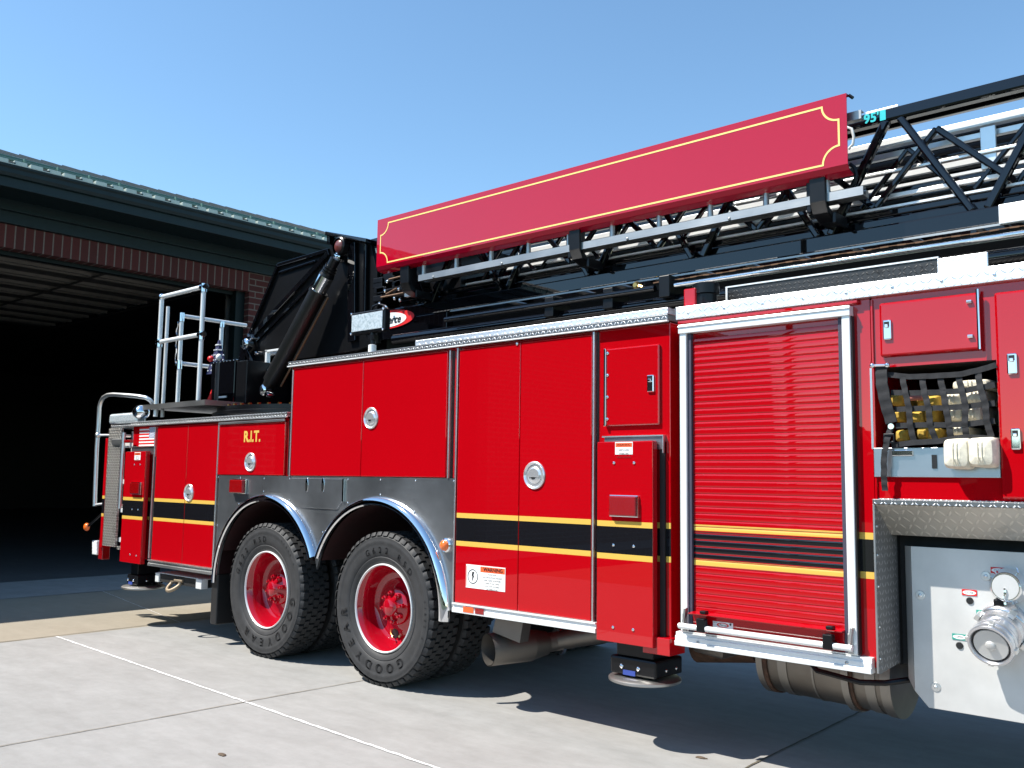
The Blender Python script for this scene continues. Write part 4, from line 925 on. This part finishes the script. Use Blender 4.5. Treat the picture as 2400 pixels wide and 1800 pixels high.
# ================================================================ turntable, platform, controls
DK = MB().box(-8.88, -7.73, .06, 2.42, 2.075, 2.108).build('operator_platform', M['treaddk'], T, .004)
MB().box(-8.89, -7.725, .050, .060, 2.068, 2.116).box(-7.73, -7.72, .05, 2.42, 2.068, 2.116).build('platform_edge', M['aludull'], DK)
MB().lathe([(.0001, 1.96), (1.02, 1.96), (1.06, 1.99), (1.06, 2.02), (1.02, 2.03), (1.02, 2.07), (.0001, 2.07)], (-7.55, 1.25, 0), 'z', 72).build('turntable', M['blacksat'], T)
tb = MB()
for k in range(60):
    a = 2*math.pi*k/60; tb.box(-7.55+1.0*math.cos(a)-.012, -7.55+1.0*math.cos(a)+.012, 1.25+1.0*math.sin(a)-.012, 1.25+1.0*math.sin(a)+.012, 2.07, 2.085)
tb.build('turntable_bolt', M['brass'], T)
MB().lathe([(.55, 1.92), (.55, 1.97)], (-7.55, 1.25, 0), 'z', 40).box(-8.1, -7.0, .7, 1.8, 1.915, 1.96).build('pedestal', M['chassis'], T)
YR = .10
def rail(mb, a, b_, y0, y1=None, r=.021): mb.tube([at(*a, y0), at(*b_, y0 if y1 is None else y1)], r, 12)
o = MB(); jt = MB()
pa, pb = at(378.5, 700, YR), at(478, 668, YR); x_a = pa.x; x_b = pb.x; zt_ = (pa.z+pb.z)/2; xa2, xb2 = at(367, 945, YR).x, at(465, 935, YR).x; x_a = (x_a+xa2)/2; x_b = (x_b+xb2)/2
zm = (at(376, 803, YR).z+at(470, 782, YR).z)/2
for x in (x_a, x_b): o.tube([(x, YR, 2.0 if x == x_a else 2.11), (x, YR, zt_)], .021, 12)
for z in (zt_, zm): o.tube([(x_a, YR, z), (x_b, YR, z)], .021, 12)
o.tube([(x_a-.03, YR+.085, 2.0), (x_a-.03, YR+.085, zt_-.08)], .017, 10)
for x in (x_a, x_b):
    for z in (zt_, zm): jt.tube([(x, YR, z-.05), (x, YR, z+.028)], .029, 14).tube([(x-.045, YR, z), (x+.045, YR, z)] , .027, 14) if (x, z) != (x_a, zt_) else jt.ball((x, YR, z), .033)
HR = o.build('platform_handrail', M['whitealu'], T); jt.build('rail_joint', M['chrome'], HR)
o = MB(); jt = MB(); YQ = .50
q = at(427, 740, YQ); xq = (q.x+at(416, 930, YQ).x)/2; zq = q.z
e = at(573, 768, xq, 0); zq2 = at(424, 851, YQ).z
o.tube([(xq, YQ, 2.11), (xq, YQ, zq)], .021, 12).tube([(xq, YQ, zq), (xq, e.y+.02, zq)], .021, 12).tube([(xq, YQ, zq2), (xq, at(494, 862, xq, 0).y, zq2)], .021, 12)
v = at(520, 760, xq, 0); o.tube([(xq, v.y, 2.11), (xq, v.y, zq)], .021, 12)
for z in (zq, zq2): jt.tube([(xq, YQ, z-.06), (xq, YQ, z+.03)], .028, 12)
jt.tube([(xq, v.y, zq-.06), (xq, v.y, zq)], .028, 12)
HR2 = o.build('platform_handrail', M['whitealu'], T); jt.build('rail_joint', M['chrome'], HR2)
o = MB(); chain(o, [(xq-.05+.012*math.sin(k), YQ-.02, zq-.06-.022*k) for k in range(22)], .006); o.build('gate_chain', M['chrome'], T)
YC = .42; a, b_ = at(496, 850, YC), at(545, 935, YC)
CON = MB().box(a.x, at(548, 890, YC).x, YC, YC+.28, 2.11, at(515, 846, YC).z).build('control_console', M['black'], T, .008)
MB().box(at(548, 890, YC).x+.005, at(573, 890, YC).x, YC+.02, YC+.6, 2.11, at(515, 849, YC).z-.01).build('console_side', M['blacksat'], CON, .006)
rv = MB()
for k in range(8): rv.ball((a.x+.04+.06*k, YC-.003, at(515, 846, YC).z-.012), .006, n=4)
rv.build('console_screw', M['chrome'], CON); v = at(522, 930, YC-.005); MB().box(v.x-.07, v.x+.06, YC-.008, YC-.001, v.z-.010, v.z+.008).build('console_plate', M['whitealu'], CON)
# draped flag behind the console
v0 = at(514, 797, .78); zb0 = at(514, 850, .78).z; fl = MB(); n = 24; vs = []
for i in range(7):
    t = i/6
    for k in range(n): a_ = 2*math.pi*k/n; r = (.012+.125*t)*(1+.18*math.sin(5*a_+t)); vs.append((v0.x+r*math.cos(a_), .78+r*.6*math.sin(a_), v0.z+(zb0-.12-v0.z)*t))
fl.add(vs, [(i*n+k, i*n+(k+1)%n, (i+1)*n+(k+1)%n, (i+1)*n+k) for i in range(6) for k in range(n)], True)
FT = thing('furled_flag', 'furled stars and stripes flag tucked behind the black console on the turntable', 'flag', (v0.x, .78, zb0-.12))
fl.build('canton_cloth', M['navy'], FT)
s_ = MB()
for i in range(1, 7):
    for k in range(12):
        a_ = 2*math.pi*(k+.5*(i % 2))/12; t = i/6.6; r = (.014+.127*t)*(1+.18*math.sin(5*a_+t)); s_.ball((v0.x+r*math.cos(a_), .78+r*.6*math.sin(a_)-.004, v0.z+(zb0-.12-v0.z)*t), .009, n=4)
s_.build('flag_star', M['white'], FT)
v = at(502, 842, .76); MB().ball((v.x, .72, v.z), .04, (1, .8, .8), 6).build('red_cloth', M['redfilm'], FT); v = at(521, 838, .74); MB().ball((v.x, .70, v.z), .035, (1, .8, 1), 6).build('white_cloth', M['white'], FT)
v = at(487, 925, .40); PN = MB().add([(v.x-.05, .40, 2.112), (v.x+.04, .40, 2.112), (v.x+.04, .44, 2.112), (v.x-.05, .44, 2.112), (v.x+.035, .42, 2.27)], [(0,1,4), (1,2,4), (2,3,4), (3,0,4), (3,2,1,0)])
tag(PN.build('pennant', M['redfilm'], None, loc=(v.x, .42, 2.112)), 'tiny red pennant propped beside the black console on the platform', 'pennant')
# black superstructure: two side plates with a box between them
def pprism(mb, P, y0, y1, yref=None):
    Q = [at(*p, y0 if yref is None else yref) for p in P]; return mb.prism([(q.x, q.z) for q in Q], y0, y1)
SP = [(578, 800), (602, 745), (652, 619), (772, 584), (776, 556), (868, 568), (884, 640), (884, 805), (835, 822), (700, 842), (655, 862), (640, 900), (600, 940), (562, 945), (566, 860)]
sp = MB(); pprism(sp, SP, .72, .76); pprism(sp, SP, 1.70, 1.74, .72); SUP = sp.build('turntable_frame', M['structblack'], T, .004)
bx_ = MB(); a, b_ = at(640, 700, .76), at(880, 700, .76); bx_.box(a.x+.15, b_.x, .9, 1.6, 2.1, 3.15); pprism(bx_, [(640, 720), (700, 640), (775, 610), (868, 590), (868, 700), (700, 850)], .78, 1.68, .72); bx_.build('frame_box', M['structblack'], SUP)
d_ = MB()
def pbar(mb, a, b_, y, w=.03, h=.05): mb.bar(at(*a, y), at(*b_, y), w, h, (0,1,0))
pbar(d_, (585, 795), (772, 592), .705, .05, .03); pbar(d_, (652, 622), (770, 587), .705, .035, .03); pbar(d_, (600, 800), (760, 640), .71, .025, .02); pbar(d_, (653, 640), (740, 612), .71, .02, .02)
pbar(d_, (581, 795), (652, 622), .705, .03, .03); pbar(d_, (826, 570), (826, 800), .70, .10, .03); pbar(d_, (858, 572), (855, 780), .70, .03, .03)
pbar(d_, (772, 549), (868, 566), .70, .035, .10); pbar(d_, (775, 549), (775, 572), .70, .04, .06); pbar(d_, (568, 862), (575, 812), .69, .10, .05); pbar(d_, (575, 812), (618, 900), .69, .06, .05)
d_.build('frame_member', M['black'], SUP, .004)
pn = MB()
def pin(mb, px, py, y, r): v = at(px, py, y); mb.lathe([(r, y+.06), (r, y), (r*.75, y-.012), (.0001, y-.014)], (v.x, 0, v.z), n=20)
pin(pn, 789, 602, .64, .045); pin(pn, 574, 806, .62, .055); pin(pn, 615, 914, .50, .055); pin(pn, 808, 594, .69, .015); pin(pn, 600, 828, .66, .022); pin(pn, 582, 786, .66, .014); pin(pn, 627, 925, .5, .025); pin(pn, 590, 792, .66, .018)
pn.build('pivot_pin', M['chrome'], SUP)
v = at(791, 576, .62); MB().lathe([(.055, .66), (.055, .63), (.045, .62), (.0001, .615)], (v.x, 0, v.z), n=24).build('rear_lamp', simple('dusty_red_lens', (.12, .03, .025), .3), SUP); MB().lathe([(.085, .68), (.085, .63), (.071, .62)], (v.x, 0, v.z), n=24).build('lamp_housing', M['blacksat'], SUP)
o = MB(); chain(o, [at(596+i*1.75, 850+i*2.9, .64) for i in range(16)], .010); o.build('hanging_chain', M['chrome'], SUP)
fr = MB(); a, b_ = at(630, 822, .70), at(672, 866, .70)
fr.box(a.x, b_.x, .66, .70, a.z-.02, a.z).box(a.x, b_.x, .66, .70, b_.z, b_.z+.02).box(a.x, a.x+.03, .66, .70, b_.z, a.z).build('work_lamp_frame', M['whitealu'], SUP, .003)
MB().box(a.x+.03, b_.x, .68, .70, b_.z+.02, a.z-.02).build('work_lamp_glass', M['chrome'], SUP)
# lift cylinder
LC0, LC1 = at(630, 905, .50), at(787, 606, .60); dv = (LC1-LC0)
def seg(mb, t0, t1, r, r2=None, off=(0,0,0)): mb.tube([LC0+dv*t0+Vector(off), LC0+dv*t1+Vector(off)], r, 24, r2)
c = MB(); seg(c, 0, .05, .06); seg(c, .04, .74, .078); seg(c, .735, .755, .086); LCY = c.build('lift_cylinder', simple('cylinder_black', (.006, .0055, .005), .34, spec=.45), T)
c = MB(); seg(c, .755, .865, .068); c.build('cylinder_rod', M['chrome'], LCY)
c = MB(); seg(c, .865, .885, .070, .062); seg(c, .885, .90, .062); seg(c, .905, .92, .060); seg(c, .925, .94, .056); seg(c, .94, 1.0, .045); c.build('rod_end', M['blacksat'], LCY)
c = MB(); seg(c, .02, .72, .010, off=(.13, .03, -.03)); c.build('hydraulic_line', M['conduit'], LCY)
# floodlight on a short post
YF = .10; a, b_ = at(826, 738, YF), at(896, 780, YF); x0, x1 = a.x, b_.x; z0, z1 = 2.530, 2.675
FL_ = MB().box(x0-.015, x1+.02, YF, YF+.06, z0-.012, z1+.012).build('floodlight', M['blacksat'], T, .010)
MB().box(x0, x1, YF-.006, YF-.0005, z0+.008, z1-.008).build('floodlight_glass', M['led'], FL_, .003)
r_ = MB()
for xx in (x0-.006, x1+.008):
    for zz in (z0-.004, z1+.004): r_.ball((xx, YF-.003, zz), .010, n=5)
r_.build('floodlight_screw', M['chrome'], FL_)
xm = (x0+x1)/2+.03; hd = MB(); hd.tube([(xm-.02, YF+.03, z1+.01), (xm, YF+.03, z1+.045), (xm+.06, YF+.03, z1+.055), (xm+.12, YF+.03, z1+.04), (xm+.14, YF+.03, z1+.01)], .008, 8); hd.tube([(xm, YF+.03, z0), (xm+.005, YF+.03, 2.43)], .022, 12); hd.box(xm-.035, xm+.045, YF+.01, YF+.05, 2.46, 2.50); hd.build('floodlight_yoke', M['blacksat'], FL_)
MB().lathe([(.036, 2.33), (.036, 2.36), (.030, 2.365), (.030, 2.425), (.018, 2.43), (.0001, 2.43)], (xm+.003, YF+.03, 0), 'z', 24).build('floodlight_post', M['whitepaint'], FL_)
# ================================================================ aerial ladder
AX1 = 2.2
B0, B1 = 2.757, 2.853
AB = MB().box(-6.35, AX1, .75, .80, B0, B1).box(-6.35, AX1, 1.70, 1.79, B0, B1).build('aerial_base_beam', M['black'], T, .010)
MB().box(-6.4, -5.35, .755, .83, 2.60, B0-.001).build('beam_end_plate', M['black'], AB, .004); MB().box(-6.4, AX1, .81, 1.69, 2.69, 2.735).build('beam_web', M['chassis'], AB)
MB().box(-5.3, AX1, .742, .752, B0-.012, B0-.001).build('beam_edge', M['aludull'], AB)
NB = [-4.748+.8275*k for k in range(-2, 9)]; NTp = [x-.414 for x in NB]; T0, T1 = 3.433, 3.505
tr_ = MB()
for yy in (.775, 1.745):
    for k, x in enumerate(NB):
        tr_.bar((x-.035, yy, B1-.005), (NTp[k]+.025, yy, T0+.01), .040, .040, (0,1,0))
        if k+1 < len(NB): tr_.bar((x+.035, yy, B1-.005), (NTp[k+1]-.045, yy, T0+.01), .046, .046, (0,1,0))
tr_.build('base_truss_brace', M['black'], AB, .010)
MB().box(-6.45, AX1, .752, .828, T0, T1).box(-6.45, AX1, 1.71, 1.786, T0, T1).build('base_top_rail', M['black'], AB, .014)
def lz(pts, y): return sum(at(*p, y).z for p in pts)/len(pts)
# mid section
M0 = lz([(1300, 650), (1600, 590)], .88)
y2 = .812
MS = MB().box(-6.0, AX1, y2, y2+.07, 2.80, 2.908).box(-6.0, AX1, y2+.004, y2+.07, 2.914, 2.955).box(-6.0, AX1, 1.59, 1.66, 2.865, 2.985).build('mid_section_beam', M['black'], AB, .008)
MB().box(-5.2, AX1, y2-.004, y2+.02, 2.957, 2.970).build('mid_section_strip', M['whitealu'], MS)
br_ = MB(); x = -5.6; k = 0
while x < AX1:
    for yy in (y2+.035, 1.62): br_.bar((x, yy, 2.98), (x+.34, yy, 3.36), .032, .032, (0,1,0)).bar((x+.34, yy, 3.36), (x+.72, yy, 2.98), .036, .036, (0,1,0))
    x += .72
br_.build('mid_truss_brace', M['black'], MS, .008)
MB().box(-5.9, AX1, 1.60, 1.66, 3.355, 3.41).build('mid_top_rail', M['black'], MS, .010)
# inner fly sections: nested rails, each at its own depth, bare aluminium and black in turn
def nest(name, ya, yb, y, mat, par, x0=-5.0, d=.035, x1=AX1, bv=.003):
    z1, z0 = at(2250, ya, y).z, at(2250, yb, y).z
    return MB().box(x0, x1, y, y+d, z0, z1).build(name, M[mat], par, bv)
FS = nest('fly_section_rail', 287, 306, .925, 'whitealu', AB, -4.9, .05)
for (ya, yb, y, mat, x0, nm) in ((248, 262, .84, 'black', -6.0, 'fly_top_rail'), (309, 318, 1.02, 'black', -5.6, 'fly_beam'), (320, 334, .95, 'alu', -4.95, 'fly_section_rail'),
    (337, 361, 1.10, 'black', -5.6, 'fly_beam'), (364, 371, .885, 'alu', -2.9, 'guide_rail'), (374, 389, 1.20, 'whitealu', -5.0, 'fly_section_rail'), (391, 400, 1.00, 'black', -5.7, 'fly_beam'),
    (402, 412, 1.12, 'whitealu', -5.0, 'fly_section_rail'), (413, 422, .93, 'black', -5.8, 'fly_beam'), (423, 433, .89, 'whitealu', -4.9, 'fly_section_rail'), (436, 452, .97, 'black', -5.9, 'fly_beam'), (453, 464, .86, 'whitealu', -4.6, 'fly_section_rail')):
    nest(nm, ya, yb, y, mat, FS, x0)
# slanted gussets and lacing between the nested rails
br_ = MB(); x = -5.1
while x < AX1:
    for yy in (.90, 1.53): br_.bar((x, yy, 3.0), (x+.27, yy, 3.30), .026, .026, (0,1,0)).bar((x+.27, yy, 3.30), (x+.54, yy, 3.0), .026, .026, (0,1,0))
    x += .60
br_.build('fly_truss_brace', M['black'], FS, .006)
rg = MB(); x = -5.2
while x < AX1: rg.tube([(x, .95, 2.905), (x, 1.6, 2.905)], .019, 10).tube([(x+.12, 1.0, 2.99), (x+.12, 1.53, 2.99)], .018, 10); x += .36
rg.build('rung', M['aludull'], FS)
po = MB()
for x in (-1.46, -.6, .3): po.box(x, x+.075, .90, .922, 3.10, 3.33)
po.build('fly_post', M['alu'], FS, .003)
pl_ = MB(); a, b_ = at(2106, 506, .84), at(2250, 478, .84); pl_.box(a.x, AX1, .842, .88, 2.857, 2.905); pl_.build('cable_tray', M['aludull'], FS, .003)
# hydraulic tubes under the base section
RDm = MB().tube([(-3.166, .62, 2.657), (AX1, .62, 2.657)], .015, 14); RDm.tube([(-3.166, .66, 2.66), (AX1, .66, 2.655)], .010, 10); RDm.build('waterway_rod', M['chrome'], AB)
zt1 = lz([(1602, 704), (1160, 772)], .66)
MB().tube([(-5.9, .70, zt1+.02), (AX1, .70, zt1+.02)], .045, 24).tube([(-5.2, .60, zt1+.10), (-3.3, .60, zt1+.10)], .022, 12).build('waterway_tube', M['black'], AB)
cb = MB(); chain(cb, [(-3.35+i*.045, .655, 2.702+.0015*math.sin(i)) for i in range(120)], .004); cb.build('hose_chain', M['conduit'], AB)
bk = MB()
for px, py in ((1428, 700), (1290, 720), (1560, 672)): v = at(px, py, .62); bk.box(v.x-.04, v.x+.04, .60, .80, v.z-.07, v.z+.07)
bk.build('tube_bracket', M['blacksat'], AB, .006); v = at(1492, 669, .62); MB().lathe([(.02, .66), (.028, .62), (.016, .60), (.0001, .60)], (v.x, 0, v.z), n=12).tube([(v.x, .62, v.z), (v.x+.05, .62, v.z-.02)], .014, 8).build('brass_valve', M['brass'], AB)
a, b_ = at(2342, 489, .745), at(2420, 520, .745); MB().box(a.x, a.x+.5, .728, .749, 2.748, 2.848).build('beam_cover', M['whitealu'], AB, .003)
# number on the top rail
a = at(2037, 274, .751); t = MB(); text_on(t, "95'", .072, (a.x+.012, (T0+T1)/2), .7505, bold=.002); a = at(2068, 267, .75); t.box(a.x-.014, a.x+.018, .7495, .7508, T0+.008, T1-.006); t.build('ladder_length_mark', M['teal'], AB)
a, b_ = at(2030, 262, .79), at(2090, 240, .79); MB().box(a.x, a.x+.18, .78, .82, T1, T1+.018).build('rail_cap', M['whitealu'], AB, .003)
o = MB(); Pc = [(1984, 298), (1996, 302), (2001, 320), (1999, 338), (1988, 350)]; o.tube([at(*p, .70) for p in Pc], .008, 8); o.build('coiled_cable', M['whitealu'], AB)
o = MB(); Pc = [(1992, 385), (2002, 392), (2008, 410), (2002, 432), (1988, 445), (1960, 452)]; o.tube([at(*p, .66) for p in Pc], .011, 8); o.build('black_cable', M['blacksat'], AB)
# clutter where the ladder meets the turntable
cu = MB(); cc = MB(); cp = MB()
for i in range(16):
    px = 880+rnd.random()*85; py = 650+rnd.random()*55-(px-880)*.15; v = at(px, py, .72); cu.box(v.x-.06, v.x+.06, .70, .9, v.z-.02, v.z+.03)
for (px, py) in ((903, 682), (938, 703), (925, 699), (906, 720), (908, 660), (952, 673), (945, 663), (890, 712), (935, 678)): v = at(px, py, .69); cc.ball((v.x, .69, v.z), .016, n=5)
for (a0, b0) in (((893, 697), (965, 683)), ((912, 655), (948, 646)), ((905, 690), (930, 676))): cp.tube([at(*a0, .68), at(*b0, .68)], .008, 6)
cu.box(-6.3, -5.35, .90, 1.6, 2.86, 3.35); cu.build('valve_block', M['blacksat'], AB, .004); cc.build('pipe_fitting', M['chrome'], AB); cp.build('copper_pipe', M['conduit'], AB)
o = MB(); a, b_ = at(950, 693, .68), at(976, 687, .68); o.box(a.x, b_.x, .67, .70, (a.z+b_.z)/2-.014, (a.z+b_.z)/2+.014).build('white_tag', M['white'], AB)
# oval maker's badge, partly hidden by the floodlight
cx, cz = -6.07+.02, 2.762; n = 48; rx, rz = .325, .078
def oval(mb, cx, cz, rx, rz, y): return mb.quad(*[(cx+rx*math.cos(2*math.pi*k/n), y, cz+rz*math.sin(2*math.pi*k/n)) for k in range(n)])
BG = oval(MB(), cx, cz, rx, rz, .7465).build('maker_badge', M['redfilm'], AB); oval(MB(), cx-.02, cz-.004, rx-.075, rz-.016, .7445).build('badge_field', M['white'], BG)
t = MB(); text_on(t, "Pierce", .094, (-6.005, cz-.008), .7425, .35, .95, .002); t.build('badge_text', M['blackfilm'], BG)
# ================================================================ long red name board on the ladder side
SX0, SX1, SZ0, SZ1 = -5.926, -2.012, 3.120, 3.543
NBd = MB().prism([(.50, SZ1), (.50, SZ0+.030), (.516, SZ0), (.58, SZ0-.014), (.58, SZ0-.008), (.520, SZ0+.006), (.506, SZ0+.032), (.506, SZ1-.006), (.55, SZ1-.004), (.55, SZ1+.002)], SX0, SX1, 'x').build('name_board', M['signskytint'], T)
def notch_path(x0, x1, z0, z1, r):
    P = [];
    for (cx, cz, a0, a1) in ((x1, z1, 180, 270), (x1, z0, 90, 180), (x0, z0, 0, 90), (x0, z1, 270, 360)):
        seq = [a0+(a1-a0)*i/12 for i in range(13)]
        P += [(cx+r*math.cos(R(a)), cz+r*math.sin(R(a))) for a in seq]
    return P
def ribbon(mb, P, w, y):
    n = len(P); vs = []
    for i in range(n):
        p = Vector(P[i]); d0 = (p-Vector(P[i-1])).normalized(); d1 = (Vector(P[(i+1) % n])-p).normalized(); d = (d0+d1).normalized(); nn = Vector((-d.y, d.x))
        k = 1/max(.5, nn.dot(Vector((-d1.y, d1.x)))); vs += [(p.x+nn.x*w/2*k, y, p.y+nn.y*w/2*k), (p.x-nn.x*w/2*k, y, p.y-nn.y*w/2*k)]
    mb.add(vs, [(2*i, 2*i+1, (2*i+3) % (2*n), (2*i+2) % (2*n)) for i in range(n)])
t = MB(); ribbon(t, notch_path(SX0+.045, SX1-.045, SZ0+.050, SZ1-.045, .092), .0105, .4985); t.build('gold_pinstripe', simple('gold_pinstripe', (.90, .66, .20), .4), NBd)
MB().tube([(SX1, .54, SZ1), (SX1+.02, .54, SZ1-.02)], .01, 6).build('board_corner', M['blacksat'], NBd)
for (xc_, w) in ((-5.62, .10), (-3.90, .09), (-2.20, .09)):
    hk = MB(); prof = [(.530, 3.16), (.545, 3.16), (.560, 3.02), (.585, 2.965), (.66, 2.925), (.79, 2.905), (.79, 2.885), (.66, 2.893), (.57, 2.925), (.535, 2.985)]
    hk.prism(prof, xc_-w/2, xc_+w/2, 'x'); hk.box(xc_-w/2-.03, xc_-w/2-.004, .56, .72, 2.94, 3.40).box(xc_+w/2+.01, xc_+w/2+.03, .60, .76, 2.87, 2.93)
    hk.build('ladder_bracket', M['blacksat'], T, .004)
# ================================================================ portable ladder hung below the board
GL = thing('ground_ladder', 'dull aluminium roof ladder stowed on edge under the long red board', 'ladder', (-5.47, .58, 2.983))
zz0, zz1 = 2.982, 3.030; XLE = X(2026, 3.0, .575); zu = Z(2000, 274, .57)
def crail(z0, z1): return [(.555, z0), (.598, z0), (.598, z0+.006), (.563, z0+.006), (.563, z1-.006), (.598, z1-.006), (.598, z1), (.555, z1)]
MB().prism(crail(zz0, zz1), -5.475, XLE, 'x').build('rail', M['aludull'], GL); MB().prism(crail(zu-.024, zu+.024), -5.475, XLE, 'x').build('rail', M['aludull'], GL)
MB().box(-5.475, XLE-.01, .62, .66, zz0+.004, zz1-.004).build('inner_rail', M['aludull'], GL)
x = -5.445
while x < XLE-.05:
    MB().tube([(x, .585, zz1-.01), (x, .585, zu-.02)], .0175, 12).build('rung', M['aludull'], GL); x += .3645
pads = MB()
for x in (-5.30, -4.58, -3.48, -2.75): pads.ball((x, .5545, zz0+.010), .010, n=4)
pads.build('rail_rivet', M['aludull'], GL)
# rest of the upper superstructure beyond the frame
MB().box(-1.0, XEND, .6, 1.9, ZT+.02, 2.62).build('ladder_rest', M['blacksat'], T, .01)
